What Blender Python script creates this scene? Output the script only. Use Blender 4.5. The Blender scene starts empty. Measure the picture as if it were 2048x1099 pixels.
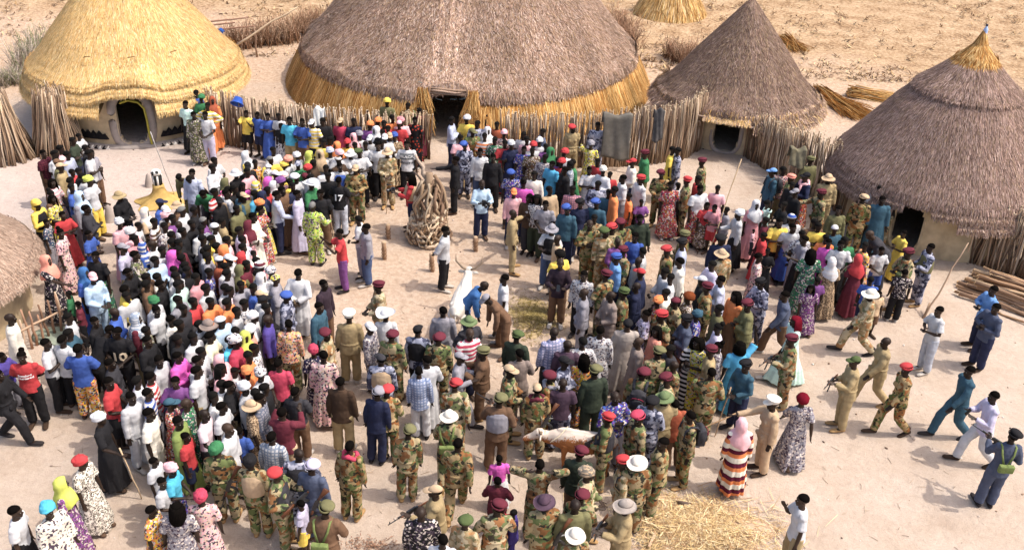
import bpy, math, random
import numpy as np
from mathutils import Vector, Matrix
from mathutils.bvhtree import BVHTree
rnd = random.Random(11)
rg = np.random.default_rng(5)
SC = bpy.context.scene
COL = SC.collection
# ------------------------------------------------------------------ camera, sky, sun, exposure
F_PX, PITCH, ROLL, CAM_H = 1929.2713, 0.53444, 0.0409822, 12.68806
cp, sp, cr, sr = math.cos(PITCH), math.sin(PITCH), math.cos(ROLL), math.sin(ROLL)
CR = Vector((cr, sr*sp, sr*cp)); CU = Vector((-sr, cr*sp, cr*cp)); CW = Vector((0, cp, -sp))
cam = bpy.data.objects.new('camera', bpy.data.cameras.new('camera')); COL.objects.link(cam)
cam.matrix_world = Matrix(((CR.x, CU.x, -CW.x, 0), (CR.y, CU.y, -CW.y, 0), (CR.z, CU.z, -CW.z, CAM_H), (0, 0, 0, 1)))
cam.data.sensor_width = 36; cam.data.lens = 36*F_PX/2048
cam.data.clip_start = .5; cam.data.clip_end = 3000
SC.camera = cam
SUN_DIR = Vector((0.515, -0.075, 0.855)).normalized()          # from the ground towards the sun
W = bpy.data.worlds.new('World'); SC.world = W; W.use_nodes = True
wn = W.node_tree.nodes; bg = wn['Background']
sky = wn.new('ShaderNodeTexSky'); sky.sky_type = 'NISHITA'; sky.sun_disc = False
sky.sun_elevation = math.asin(SUN_DIR.z); sky.sun_rotation = math.atan2(SUN_DIR.x, SUN_DIR.y)
sky.dust_density = 5.0; sky.air_density = 1.0; sky.ozone_density = .3
W.node_tree.links.new(sky.outputs[0], bg.inputs[0]); bg.inputs[1].default_value = 0.15
sl = bpy.data.lights.new('sun', 'SUN'); sl.energy = 2.1; sl.angle = math.radians(.55); sl.color = (1, .945, .86)
sun = bpy.data.objects.new('sun', sl); COL.objects.link(sun)
sun.rotation_euler = SUN_DIR.to_track_quat('Z', 'Y').to_euler(); sun.location = (20, 0, 40)
SC.view_settings.view_transform = 'Standard'; SC.view_settings.look = 'None'
SC.view_settings.exposure = 0.83; SC.view_settings.gamma = 1
SC.cycles.max_bounces = 5; SC.cycles.diffuse_bounces = 3

def at(x, y, h=0.0):
    """world point at height h seen at pixel x, y of the 2048 x 1099 photograph"""
    d = CW + CR*((x-1024)/F_PX) + CU*((549.5-y)/F_PX)
    t = (h-CAM_H)/d.z
    return Vector((0, 0, CAM_H)) + d*t
def pix(p):
    q = Vector(p)-Vector((0, 0, CAM_H)); z = q.dot(CW)
    return 1024+F_PX*q.dot(CR)/z, 549.5-F_PX*q.dot(CU)/z
# ------------------------------------------------------------------ helpers
def tag(o, label=None, cat=None, group=None, kind=None):
    if label: o['label'] = label
    if cat: o['category'] = cat
    if group: o['group'] = group
    if kind: o['kind'] = kind
    return o
def empty(name, loc, rz=0.0):
    o = bpy.data.objects.new(name, None); COL.objects.link(o)
    o.location = loc; o.rotation_euler = (0, 0, rz); o.empty_display_size = .2
    return o
def place(name, me, parent=None, mats=None, loc=None, rot=None):
    o = bpy.data.objects.new(name, me); COL.objects.link(o)
    if mats:
        for m in mats: me.materials.append(m)
    if parent: o.parent = parent
    if loc is not None: o.location = loc
    if rot is not None: o.rotation_euler = rot
    return o
class G:
    """collects vertices, faces, vertex colours and material indices of one mesh"""
    def __init__(s): s.v = []; s.f = []; s.c = []; s.m = []; s.n = 0
    def add(s, v, f, col=None, mi=0):
        v = np.asarray(v, float); b = s.n
        s.v.append(v); s.n += len(v)
        s.f += [tuple(int(i)+b for i in q) for q in f]; s.m += [mi]*len(f)
        if col is None: col = (1, 1, 1)
        c = np.asarray(col, float)
        s.c.append(np.tile(c, (len(v), 1)) if c.ndim == 1 else c)
        return s
    def quads(s, V, col, mi=0):
        """V: n x 4 x 3 separate quads, col: n x 3"""
        n = len(V); b = s.n
        s.v.append(V.reshape(-1, 3)); s.n += 4*n
        idx = (np.arange(4*n).reshape(-1, 4)+b).tolist()
        s.f += [tuple(q) for q in idx]; s.m += [mi]*n
        s.c.append(np.repeat(col, 4, axis=0))
    def mesh(s, name, smooth=True, color=False):
        me = bpy.data.meshes.new(name)
        V = np.concatenate(s.v) if s.v else np.zeros((0, 3))
        me.from_pydata(V.tolist(), [], s.f)
        if color:
            a = me.color_attributes.new('col', 'FLOAT_COLOR', 'POINT')
            C = np.concatenate(s.c); C = np.c_[C, np.ones(len(C))]
            a.data.foreach_set('color', C.ravel().astype(np.float32))
        if smooth: me.polygons.foreach_set('use_smooth', [True]*len(me.polygons))
        if any(s.m): me.polygons.foreach_set('material_index', s.m)
        me.update()
        return me
def tube(g, pts, rad, side=(1, 0, 0), n=8, col=None, mi=0, caps=True):
    P = np.asarray(pts, float); k = len(P); S0 = np.asarray(side, float)
    ang = np.arange(n)*2*np.pi/n; V = []
    for i in range(k):
        t = P[min(i+1, k-1)]-P[max(i-1, 0)]; t = t/(np.linalg.norm(t)+1e-9)
        s_ = S0-t*(S0@t)
        if np.linalg.norm(s_) < 1e-3: s_ = np.cross(t, (0, 1, .3))
        s_ /= np.linalg.norm(s_); u = np.cross(t, s_)
        a, b = rad[i] if hasattr(rad[i], '__len__') else (rad[i], rad[i])
        V.append(P[i]+a*np.cos(ang)[:, None]*s_+b*np.sin(ang)[:, None]*u)
    V = np.concatenate(V); f = []
    for i in range(k-1):
        for j in range(n):
            f.append((i*n+j, i*n+(j+1) % n, (i+1)*n+(j+1) % n, (i+1)*n+j))
    if caps: f.append(tuple(range(n))[::-1]); f.append(tuple(range((k-1)*n, k*n)))
    return g.add(V, f, col, mi)
def ellip(g, c, r, n=12, m=8, rx=0.0, col=None, mi=0, rz=0.0):
    V = [(0, 0, -1)]; f = []
    for i in range(1, m):
        e = -math.pi/2+math.pi*i/m
        for j in range(n):
            a = 2*math.pi*j/n; V.append((math.cos(e)*math.cos(a), math.cos(e)*math.sin(a), math.sin(e)))
    V.append((0, 0, 1)); V = np.array(V)*np.array(r)
    R = rx if isinstance(rx, np.ndarray) else np.array(Matrix.Rotation(rz, 3, 'Z') @ Matrix.Rotation(rx, 3, 'X')); V = V@R.T+np.array(c)
    for j in range(n): f.append((0, 1+(j+1) % n, 1+j))
    for i in range(m-2):
        for j in range(n):
            a = 1+i*n; f.append((a+j, a+(j+1) % n, a+n+(j+1) % n, a+n+j))
    for j in range(n): f.append((1+(m-2)*n+j, 1+(m-2)*n+(j+1) % n, len(V)-1))
    return g.add(V, f, col, mi)
def box(g, c, s, R=None, col=None, mi=0):
    V = np.array([(x, y, z) for z in (-1, 1) for y in (-1, 1) for x in (-1, 1)])*np.array(s)/2
    if R is not None: V = V@np.array(R).T
    return g.add(V+np.array(c), [(0, 2, 3, 1), (4, 5, 7, 6), (0, 1, 5, 4), (1, 3, 7, 5), (3, 2, 6, 7), (2, 0, 4, 6)], col, mi)
def remesh(g, voxel, smooth=3, name='m'):
    """one continuous surface from overlapping closed pieces"""
    me = g.mesh(name); o = bpy.data.objects.new(name, me); COL.objects.link(o)
    m = o.modifiers.new('r', 'REMESH'); m.mode = 'VOXEL'; m.voxel_size = voxel; m.use_smooth_shade = True
    if smooth:
        k = o.modifiers.new('s', 'SMOOTH'); k.factor = .5; k.iterations = smooth
    dg = bpy.context.evaluated_depsgraph_get(); dg.update()
    out = bpy.data.meshes.new_from_object(o.evaluated_get(dg))
    bpy.data.objects.remove(o); bpy.data.meshes.remove(me)
    out.name = name; out.polygons.foreach_set('use_smooth', [True]*len(out.polygons))
    return out
def get_co(me):
    a = np.empty(len(me.vertices)*3); me.vertices.foreach_get('co', a); return a.reshape(-1, 3)
def set_co(me, V):
    me.vertices.foreach_set('co', V.astype(np.float32).ravel()); me.update()
def get_no(me):
    a = np.empty(len(me.vertices)*3, np.float32); me.vertex_normals.foreach_get('vector', a); return a.reshape(-1, 3).astype(float)
_w = rg.normal(size=(14, 3)); _ph = rg.uniform(0, 6.28, 14)
def noise3(P, scale):
    """cheap smooth noise, about -1..1"""
    s = np.zeros(len(P))
    for k in range(14):
        s += np.sin((P*scale)@_w[k]*(1+.35*k/3)+_ph[k])/(1+.25*k)
    return s/4.2
# ------------------------------------------------------------------ materials
def lin(h):
    h = h.lstrip('#'); c = [int(h[i:i+2], 16)/255 for i in (0, 2, 4)]
    return tuple(x/12.92 if x <= .04045 else ((x+.055)/1.055)**2.4 for x in c)
class NT:
    def __init__(s, name):
        s.m = bpy.data.materials.new(name); s.m.use_nodes = True; s.t = s.m.node_tree
        s.b = s.t.nodes['Principled BSDF']; s.b.inputs['Specular IOR Level'].default_value = .15
    def n(s, ty, **kw):
        k = s.t.nodes.new('ShaderNode'+ty)
        for a, v in kw.items():
            if a in k.inputs: s.set(k.inputs[a], v)
            else: setattr(k, a, v)
        return k
    def set(s, sock, v):
        if isinstance(v, bpy.types.NodeSocket): s.t.links.new(v, sock)
        else: sock.default_value = (*v, 1) if (hasattr(v, '__len__') and len(v) == 3 and sock.type == 'RGBA') else v
    def noise(s, co, scale, detail=3, rough=.55):
        k = s.n('TexNoise', Scale=scale, Detail=detail, Roughness=rough); s.t.links.new(co, k.inputs['Vector']); return k.outputs['Fac']
    def ramp(s, fac, stops, const=False):
        k = s.n('ValToRGB'); e = k.color_ramp.elements
        if const: k.color_ramp.interpolation = 'CONSTANT'
        while len(e) < len(stops): e.new(.5)
        for i, (p, c) in enumerate(stops): e[i].position = p; e[i].color = (*c, 1) if len(c) == 3 else c
        s.t.links.new(fac, k.inputs[0]); return k.outputs[0]
    def mix(s, f, a, b, ty='MIX'):
        k = s.t.nodes.new('ShaderNodeMix'); k.data_type = 'RGBA'; k.blend_type = ty
        s.set(k.inputs[0], f); s.set(k.inputs[6], a); s.set(k.inputs[7], b); return k.outputs[2]
    def math(s, op, a, b=0.0):
        k = s.n('Math', operation=op); s.set(k.inputs[0], a); s.set(k.inputs[1], b); return k.outputs[0]
    def bump(s, h, strength=.4, dist=.02):
        k = s.n('Bump', Strength=strength, Distance=dist); s.t.links.new(h, k.inputs['Height']); s.t.links.new(k.outputs[0], s.b.inputs['Normal'])
    def out(s, col, rough=.85):
        s.set(s.b.inputs['Base Color'], col); s.b.inputs['Roughness'].default_value = rough; return s.m
def simple(name, col, rough=.8, spec=.15, var=.18, scale=8.0):
    t = NT(name); co = t.n('TexCoord').outputs['Object']; f = t.noise(co, scale, 4)
    c = t.mix(1.0, col, t.ramp(f, [(.3, (1-var,)*3), (.7, (1+var,)*3)]), 'MULTIPLY')
    t.b.inputs['Specular IOR Level'].default_value = spec; t.bump(f, .3, .01)
    return t.out(c, rough)
def attr_mat(name, rough=.9, spec=.1):
    t = NT(name); a = t.n('Attribute', attribute_name='col'); t.b.inputs['Specular IOR Level'].default_value = spec
    return t.out(a.outputs['Color'], rough)
STRAW = attr_mat('dry_stalks'); WOODA = attr_mat('bare_wood', .85)
def skin_mat():
    t = NT('dark_skin'); oi = t.n('ObjectInfo'); k = t.ramp(oi.outputs['Random'], [(0, (.017, .010, .007)), (.6, (.027, .016, .011)), (1, (.046, .027, .018))])
    t.b.inputs['Specular IOR Level'].default_value = .22; return t.out(k, .52)
SKIN = skin_mat()
EYE = simple('eye_white', (.30, .27, .24), .5)
PAL = {'camo': [(.40, .36, (.21, .17, .085)), (0, 0, 0)]}
CAMO = {'woodland': ((.33, .26, .15), (.115, .145, .06), (.22, .105, .045), (.032, .03, .022)),
        'desert': ((.46, .38, .25), (.30, .22, .12), (.36, .19, .085), (.17, .16, .08)),
        'light': ((.44, .36, .23), (.15, .17, .075), (.30, .14, .06), (.06, .05, .035)),
        'police': ((.27, .28, .36), (.075, .08, .125), (.42, .42, .50), (.025, .026, .045))}
def fabric(pat, src):
    t = NT('cloth_%s_%s' % (pat, 'each' if src == 'obj' else 'massed'))
    tc = t.n('TexCoord').outputs['Object']
    if src == 'obj':
        oi = t.n('ObjectInfo'); col = oi.outputs['Color']
        off = t.n('VectorMath', operation='SCALE'); t.set(off.inputs[0], (7.3, 3.1, 5.7)); t.t.links.new(oi.outputs['Random'], off.inputs['Scale'])
        ad = t.n('VectorMath', operation='ADD'); t.t.links.new(tc, ad.inputs[0]); t.t.links.new(off.outputs[0], ad.inputs[1]); co = ad.outputs[0]
    else:
        col = t.n('Attribute', attribute_name='col').outputs['Color']; co = tc
    wr = t.noise(co, 9, 4)
    if pat in CAMO:
        a, b, c, d = CAMO[pat]; sc = 6.5
        n1 = t.noise(co, sc, 2, .5); m2 = t.n('VectorMath', operation='ADD'); t.t.links.new(co, m2.inputs[0]); t.set(m2.inputs[1], (31, 17, 5)); n2 = t.noise(m2.outputs[0], sc*1.1, 2, .5)
        m3 = t.n('VectorMath', operation='ADD'); t.t.links.new(co, m3.inputs[0]); t.set(m3.inputs[1], (5, 47, 25)); n3 = t.noise(m3.outputs[0], sc*1.6, 2, .5)
        k = t.mix(t.math('GREATER_THAN', n1, .52), a, b); k = t.mix(t.math('GREATER_THAN', n2, .56), k, c); k = t.mix(t.math('GREATER_THAN', n3, .59), k, d)
        k = t.mix(1.0, k, col, 'MULTIPLY')
    elif pat in ('print', 'leopard', 'dot'):
        v = t.n('TexVoronoi', Scale=30 if pat == 'leopard' else (11 if pat == 'dot' else 36)); t.t.links.new(co, v.inputs['Vector'])
        if pat == 'leopard':
            f = t.math('MULTIPLY', t.math('GREATER_THAN', v.outputs['Distance'], .28), t.math('LESS_THAN', v.outputs['Distance'], .52)); k = t.mix(f, col, (.035, .018, .01))
        elif pat == 'dot':
            k = t.mix(t.math('LESS_THAN', v.outputs['Distance'], .33), col, (.42, .05, .025))
        else:
            sx = t.n('SeparateColor'); t.t.links.new(v.outputs['Color'], sx.inputs[0])
            h = t.n('HueSaturation', Hue=.62, Saturation=1.1, Value=.8); t.t.links.new(col, h.inputs['Color'])
            k = t.mix(t.math('MULTIPLY', t.math('GREATER_THAN', sx.outputs[0], .55), .6), col, h.outputs[0])
            k = t.mix(t.math('GREATER_THAN', sx.outputs[1], .74), k, (.55, .48, .43)); k = t.mix(t.math('GREATER_THAN', sx.outputs[2], .76), k, (.07, .05, .07))
    elif pat in ('check', 'stripe', 'bands'):
        sx = t.n('SeparateXYZ'); t.t.links.new(tc, sx.inputs[0])
        def line(o, fr, th): return t.math('GREATER_THAN', t.math('SINE', t.math('MULTIPLY', o, fr)), th)
        if pat == 'check':
            f = t.math('MAXIMUM', line(sx.outputs[0], 105, .45), line(sx.outputs[2], 105, .45)); k = t.mix(f, col, t.mix(1.0, col, (.42, .5, .62), 'MULTIPLY'))
        elif pat == 'stripe':
            k = t.mix(line(sx.outputs[2], 62, .1), col, (.62, .58, .56))
        else:
            k = t.mix(line(sx.outputs[2], 22, .35), col, (.72, .66, .55)); k = t.mix(line(t.math('ADD', sx.outputs[2], .1), 22, .5), k, (.10, .012, .03))
    else: k = col
    k = t.mix(1.0, k, t.ramp(wr, [(.3, (.86,)*3), (.7, (1.1,)*3)]), 'MULTIPLY')
    t.bump(wr, .5, .025)
    return t.out(k, .88)
_FM = {}
def cloth(pat, src='obj'):
    if (pat, src) not in _FM: _FM[pat, src] = fabric(pat, src)
    return _FM[pat, src]
HAIRM = simple('black_hair', (.010, .008, .007), .8, .2, .3, 60)
LEATHER = simple('dark_leather', (.03, .022, .018), .6, .3)
BOOT = simple('tan_suede', (.34, .21, .10), .85)
METAL = simple('gun_metal', (.02, .02, .022), .4, .5); GUNWOOD = simple('oiled_wood', (.10, .035, .015), .5, .3)
MUD = simple('mud_plaster', (.45, .355, .23), .95, .05, .22, 3.0)
MUDGREY = simple('grey_mud', (.31, .265, .24), .95, .05, .2, 4.0)
BLACKP = simple('black_paint', (.014, .013, .014), .9, .05, .3, 12); WHITEP = simple('white_paint', (.72, .69, .64), .9, .05, .1, 12)
OCHRE = simple('ochre_clay', (.46, .31, .11), .9, .05, .2, 6)
# ------------------------------------------------------------------ ground
def ground():
    g = G(); xs = np.r_[-900, -300, np.linspace(-90, 90, 121), 300, 900]; ys = np.r_[-300, -60, np.linspace(-5, 115, 121), 300, 1800]
    X, Y = np.meshgrid(xs, ys); P = np.c_[X.ravel(), Y.ravel(), np.zeros(X.size)]
    back = np.clip((P[:, 1]-41)/8, 0, 1); P[:, 2] = back*(.12*noise3(P*.25, 1)+.06*noise3(P, 1))-.002
    nx = len(xs); f = [(j*nx+i, j*nx+i+1, (j+1)*nx+i+1, (j+1)*nx+i) for j in range(len(ys)-1) for i in range(nx-1)]
    g.add(P, f)
    t = NT('trampled_earth'); co = t.n('TexCoord').outputs['Object']
    sx = t.n('SeparateXYZ'); t.t.links.new(co, sx.inputs[0]); X_, Y_ = sx.outputs[0], sx.outputs[1]
    big = t.noise(co, .12, 5, .6); mid = t.noise(co, .9, 6, .65); fin = t.noise(co, 7, 6, .7); gr = t.noise(co, 45, 3, .7)
    court = t.ramp(mid, [(.25, (0.352, 0.269, 0.210)), (.42, (0.424, 0.335, 0.265)), (.6, (0.456, 0.368, 0.300)), (.8, (0.496, 0.418, 0.351))])
    orange = t.ramp(fin, [(.3, (0.342, 0.213, 0.134)), (.55, (0.468, 0.345, 0.248)), (.8, (0.540, 0.435, 0.347))])
    fm = t.math('ADD', t.math('MULTIPLY', fin, .55), t.math('MULTIPLY', mid, .45)); straw = t.ramp(fm, [(.38, (.14, .08, .045)), (.45, (.30, .19, .105)), (.52, (.40, .275, .165)), (.60, (.48, .35, .225)), (.70, (.58, .47, .34))])
    pale = t.ramp(mid, [(.3, (0.432, 0.353, 0.311)), (.7, (0.498, 0.415, 0.369))])
    def sstep(v, a, b):
        k = t.n('MapRange', interpolation_type='SMOOTHSTEP'); t.set(k.inputs['Value'], v); k.inputs['From Min'].default_value = a; k.inputs['From Max'].default_value = b; return k.outputs[0]
    wob = t.math('MULTIPLY', t.math('SUBTRACT', big, .5), 14.0); wob2 = t.math('MULTIPLY', t.math('SUBTRACT', mid, .5), 5.0)
    yy = t.math('ADD', t.math('ADD', Y_, wob), wob2)
    k = t.mix(sstep(yy, 30.5, 35.0), court, orange)
    ys_ = t.math('ADD', yy, t.math('MULTIPLY', X_, .12))
    k = t.mix(sstep(ys_, 38.5, 43.0), k, straw)
    lx = t.math('ADD', t.math('ADD', X_, wob2), 6.5); pm = t.math('MULTIPLY', sstep(lx, 2.5, -2.0), t.math('MULTIPLY', sstep(Y_, 20.5, 23.5), sstep(Y_, 31.5, 29.0)))
    k = t.mix(pm, k, pale)
    oc = t.math('MULTIPLY', sstep(Y_, 14.0, 19.0), t.math('MULTIPLY', sstep(Y_, 29.5, 25.0), sstep(t.math('ADD', t.math('ABSOLUTE', X_), wob2), 7.5, 3.0)))
    k = t.mix(t.math('MULTIPLY', oc, .55), k, orange)
    k = t.mix(1.0, k, t.ramp(gr, [(.25, (.84,)*3), (.5, (1,)*3), (.75, (1.1,)*3)]), 'MULTIPLY')
    k = t.mix(1.0, k, t.ramp(fin, [(.3, (.90, .885, .87)), (.6, (1.03,)*3)]), 'MULTIPLY')
    h = t.math('ADD', t.math('MULTIPLY', fin, 1.0), t.math('MULTIPLY', gr, .35)); t.bump(t.math('ADD', h, t.math('MULTIPLY', t.noise(co, 3.2, 3, .6), .9)), .6, .06)
    tag(place('ground', g.mesh('ground'), mats=[t.out(k, .95)]), kind='structure')
ground()
# ------------------------------------------------------------------ thatch and stalks
def pick(pal, n, jit=.22):
    P = np.array(pal); c = P[rg.integers(0, len(P), n)]
    return c*(1+rg.normal(0, jit, (n, 1)))
def revolve(g, prof, col, n=96, rough=.0, zfun=None, th0=0, th1=2*math.pi, mi=0, cap=False):
    if zfun:
        q = [prof[0]]
        for a, b in zip(prof[:-1], prof[1:]):
            m = max(1, int(math.hypot(b[0]-a[0], b[1]-a[1])/.09)) if a[1] < prof[0][1]+1.0 else 1
            q += [(a[0]+(b[0]-a[0])*i/m, a[1]+(b[1]-a[1])*i/m) for i in range(1, m+1)]
        prof = q
    prof = np.array(prof); th = np.linspace(th0, th1, n+1); V = []
    for k, (r, z) in enumerate(prof):
        rr = r*(1+rough*noise3(np.c_[np.cos(th)*3, np.sin(th)*3, np.full(n+1, z)], 2.0))
        zz = np.full(n+1, z)+(zfun(th)*min(1, max(0, 1-(z-prof[0, 1])/.9)) if zfun else 0)
        V.append(np.c_[rr*np.cos(th), rr*np.sin(th), zz])
    V = np.concatenate(V); m = n+1
    f = [(i*m+j, i*m+j+1, (i+1)*m+j+1, (i+1)*m+j) for i in range(len(prof)-1) for j in range(n)]
    g.add(V, f, col, mi)
def strands(g, prof, n, ln, wd, pal, mess=.18, lift=.03, th0=0, th1=2*math.pi, zfun=None, tint=None, mi=0, base=.01):
    """thin stalks laid down-slope over a surface of revolution; prof runs from the eave up"""
    prof = np.array(prof, float); d = np.diff(prof, axis=0); L = np.hypot(d[:, 0], d[:, 1]); w = L*(prof[:-1, 0]+prof[1:, 0]+.3); w /= w.sum()
    k = rg.choice(len(L), n, p=w); u = rg.uniform(0, 1, n); th = rg.uniform(th0, th1, n)
    r = prof[k, 0]+u*d[k, 0]; z = prof[k, 1]+u*d[k, 1]
    if zfun is not None: z = z+zfun(th)*np.clip(1-(z-prof[0, 1])/.9, 0, 1)
    dr = -d[k, 0]/L[k]; dz = -d[k, 1]/L[k]
    er = np.c_[np.cos(th), np.sin(th), 0*th]; et = np.c_[-np.sin(th), np.cos(th), 0*th]; ez = np.array([0, 0, 1.])
    down = dr[:, None]*er+dz[:, None]*ez; nor = -dz[:, None]*er+dr[:, None]*ez
    a = rg.normal(0, mess, n)[:, None]; dirv = down*np.cos(a)+et*np.sin(a); sd = et*np.cos(a)-down*np.sin(a)
    l = (ln*rg.uniform(.5, 1.3, n))[:, None]; ww = (wd*rg.uniform(.5, 1.4, n))[:, None]
    p0 = r[:, None]*er+z[:, None]*ez+nor*base-dirv*l*.5
    p1 = p0+dirv*l+nor*(np.abs(rg.normal(0, lift, n))[:, None]+.004)
    V = np.stack([p0-sd*ww*.5, p0+sd*ww*.5, p1+sd*ww*.3, p1-sd*ww*.3], 1)
    c = pick(pal, n)
    if tint is not None: c = c*tint(th, z)[:, None]
    g.quads(V, np.clip(c, .005, .95), mi)
def stick(g, a, b, r0, r1, col, bend=.02, n=5, k=4, mi=0):
    a = np.array(a, float); b = np.array(b, float); t = np.linspace(0, 1, k)[:, None]
    off = rg.normal(0, bend, (k, 3))*np.sin(t*np.pi)*np.linalg.norm(b-a)
    tube(g, a+(b-a)*t+off, [r0+(r1-r0)*float(s) for s in t[:, 0]], n=n, col=col, mi=mi)
GREY = [(0.329, 0.216, 0.162), (0.266, 0.167, 0.119), (0.399, 0.279, 0.216), (0.168, 0.099, 0.068), (0.476, 0.360, 0.295), (0.329, 0.224, 0.137)]
BROWN = [(0.286, 0.189, 0.155), (0.228, 0.146, 0.117), (0.340, 0.234, 0.197), (0.143, 0.088, 0.069), (0.388, 0.280, 0.238), (0.272, 0.189, 0.131)]
YELL = [(0.588, 0.358, 0.135), (0.490, 0.279, 0.099), (0.647, 0.428, 0.180), (0.653, 0.460, 0.219), (0.591, 0.393, 0.162), (0.706, 0.544, 0.324), (0.494, 0.310, 0.130), (0.688, 0.502, 0.235)]
GOLD = [(.46, .25, .085), (.38, .18, .05), (.56, .34, .13), (.29, .13, .04), (.62, .41, .18)]
STICKC = [(.33, .23, .155), (.26, .175, .115), (.41, .305, .21), (.17, .115, .08), (.49, .385, .285)]
def wall_shell(g, R, h, doors, th0=0, th1=2*math.pi, thick=.14, z0=0.0, n=300, nz=26):
    """round wall; doors: (theta, half width, bottom, top)"""
    th = np.linspace(th0, th1, n+1); zs = np.linspace(z0, h, nz+1)
    for rr, flip in ((R, 0), (R-thick, 1)):
        V = np.array([((rr+.02*math.sin(3*t+z*2))*math.cos(t), (rr+.02*math.sin(3*t+z*2))*math.sin(t), z) for z in zs for t in th]); f = []
        for i in range(nz):
            for j in range(n):
                tm = (th[j]+th[j+1])/2; zm = (zs[i]+zs[i+1])/2; hole = False
                for (dt, hw, zb, zt) in doors:
                    s = ((tm-dt+math.pi) % (2*math.pi)-math.pi)*R
                    if abs(s/hw)**3.2+abs((zm-(zb+zt)/2)/((zt-zb)/2))**3.2 < 1: hole = True
                if not hole:
                    q = (i*(n+1)+j, i*(n+1)+j+1, (i+1)*(n+1)+j+1, (i+1)*(n+1)+j); f.append(q[::-1] if flip else q)
        g.add(V, f)
def door_rim(R, dt, hw, zb, zt, rad, n=40, depth=.0, skip=None):
    pts = []
    for k in range(n+1):
        a = 2*math.pi*k/n; ca, sa = math.cos(a), math.sin(a); p = 2/3.2
        s = hw*math.copysign(abs(ca)**p, ca); z = (zb+zt)/2+(zt-zb)/2*math.copysign(abs(sa)**p, sa)
        t = dt+s/R; pts.append(((R-depth)*math.cos(t), (R-depth)*math.sin(t), z))
    g = G(); tube(g, pts, [rad]*len(pts), side=(0, 0, 1), n=8, caps=False)
    return g
def hut(name, label, c):
    return tag(empty(name, (c[0], c[1], 0)), label, 'hut', 'thatched round huts of the village')
def theta_to(c, px, py):
    p = at(px, py); return math.atan2(p.y-c[1], p.x-c[0])
# ---- yellow hut, upper left
H1 = (-13.0, 31.49); d1 = theta_to(H1, 275, 283)
h = hut('thatched_hut', 'round hut with fresh yellow straw roof and zigzag painted mud wall', H1)
g = G(); wall_shell(g, 3.02, 1.85, [(d1, .45, .10, 1.66)]); w_ = place('wall', g.mesh('wall'), h, [MUD])
g = G(); revolve(g, [(3.24, -.02), (3.26, .06), (3.0, .10)], (1, 1, 1)); place('plinth', g.mesh('plinth'), h, [MUDGREY])
place('door_surround', door_rim(3.02, d1, .60, -.02, 1.74, .15, depth=.07).mesh('rim'), h, [MUDGREY])
g = G(); tube(g, [(3.14*math.cos(d1+a), 3.14*math.sin(d1+a), z) for a, z in ((.16, .08), (.15, .4), (.15, .9), (.14, 1.3), (.09, 1.52), (.0, 1.6), (-.08, 1.52))], [.035]*7, side=(0, 0, 1), n=7, caps=False); place('door_rope', g.mesh('rope'), h, [simple('yellow_rope', (.35, .30, .05))])
for (ta, tb) in ((d1-.94, d1-.26), (d1+.26, d1+.95)):
    g = G(); nn = 11; R = 3.05; T = np.linspace(ta, tb, nn*2+1); V = []; f = []
    for i, t in enumerate(T):
        zt = .42+(.13 if i % 2 else 0); e = min(1, min(i, len(T)-1-i)/1.5)
        V += [(R*math.cos(t), R*math.sin(t), .26), ((R+.08)*math.cos(t), (R+.08)*math.sin(t), .28), ((R+.06)*math.cos(t), (R+.06)*math.sin(t), .28+(zt-.28)*e), (R*math.cos(t), R*math.sin(t), .28+(zt-.28)*e)]
    for i in range(len(T)-1):
        for k in range(4): f.append((i*4+k, i*4+(k+1) % 4, i*4+4+(k+1) % 4, i*4+4+k))
    g.add(V, f); tag(place('zigzag_band', g.mesh('band', False), h, [BLACKP]))
    g = G(); nn = 9; T = np.linspace(ta-.02, tb+.02, nn*2+1)
    for i in range(nn*2):
        t0, t1 = T[i], T[i+1]; R0 = 3.27
        up = [(R0*math.cos(t), R0*math.sin(t), z) for t, z in ((t0, .005), (t1, .005), ((t0+t1)/2, .095))]
        inn = [(.97*x, .97*y, z) for x, y, z in up]
        g.add(up+inn, [(0, 1, 2), (0, 3, 4, 1), (1, 4, 5, 2), (2, 5, 3, 0)], mi=i % 2)
    place('painted_triangles', g.mesh('tri', False), h, [BLACKP, WHITEP])
def brow(a, wdt, c0):
    return lambda th: a*np.exp(-(((th-c0+np.pi) % (2*np.pi)-np.pi)/wdt)**4)
t1 = lambda th, z: 1+.13*noise3(np.c_[np.cos(th)*4, np.sin(th)*4, z*.9], 2.6)+.05*np.sin(z*26+2*np.sin(th*9))
AP = 6.6
def cone1(r, dz=0.0): return 1.22+dz+(3.67-r)/3.67*(AP-1.22)*1.0
g = G(); bz = brow(.30, .26, d1)
main = [(3.41, 1.88), (3.40, 1.99), (3.24, 2.13), (3.06, 2.31), (2.82, 2.6), (2.52, 3.0), (2.32, 3.24), (2.1, 3.5), (1.67, 4.0), (1.26, 4.5), (.85, 5.0), (.45, 5.5), (.05, 6.0)]
inner = [(3.41, 1.84), (2.9, 1.88), (.4, 4.9)]
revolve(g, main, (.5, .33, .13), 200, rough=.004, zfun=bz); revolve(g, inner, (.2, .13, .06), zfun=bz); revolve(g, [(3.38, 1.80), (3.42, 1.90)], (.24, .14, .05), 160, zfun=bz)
strands(g, main, 70000, .22, .014, YELL, .13, .007, d1-2.3, d1+2.3, bz, t1, base=.004)
for a in (-.42, .05, .5):
    t = d1+a+.05; r0 = 2.75
    stick(g, ((r0+.10)*math.cos(t-.04), (r0+.10)*math.sin(t-.04), 2.86+.02*a), ((r0+.1)*math.cos(t+.04), (r0+.1)*math.sin(t+.04), 2.9), .016, .012, (.16, .09, .03), .02)
place('roof', g.mesh('roof', False, True), h, [STRAW])
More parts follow.
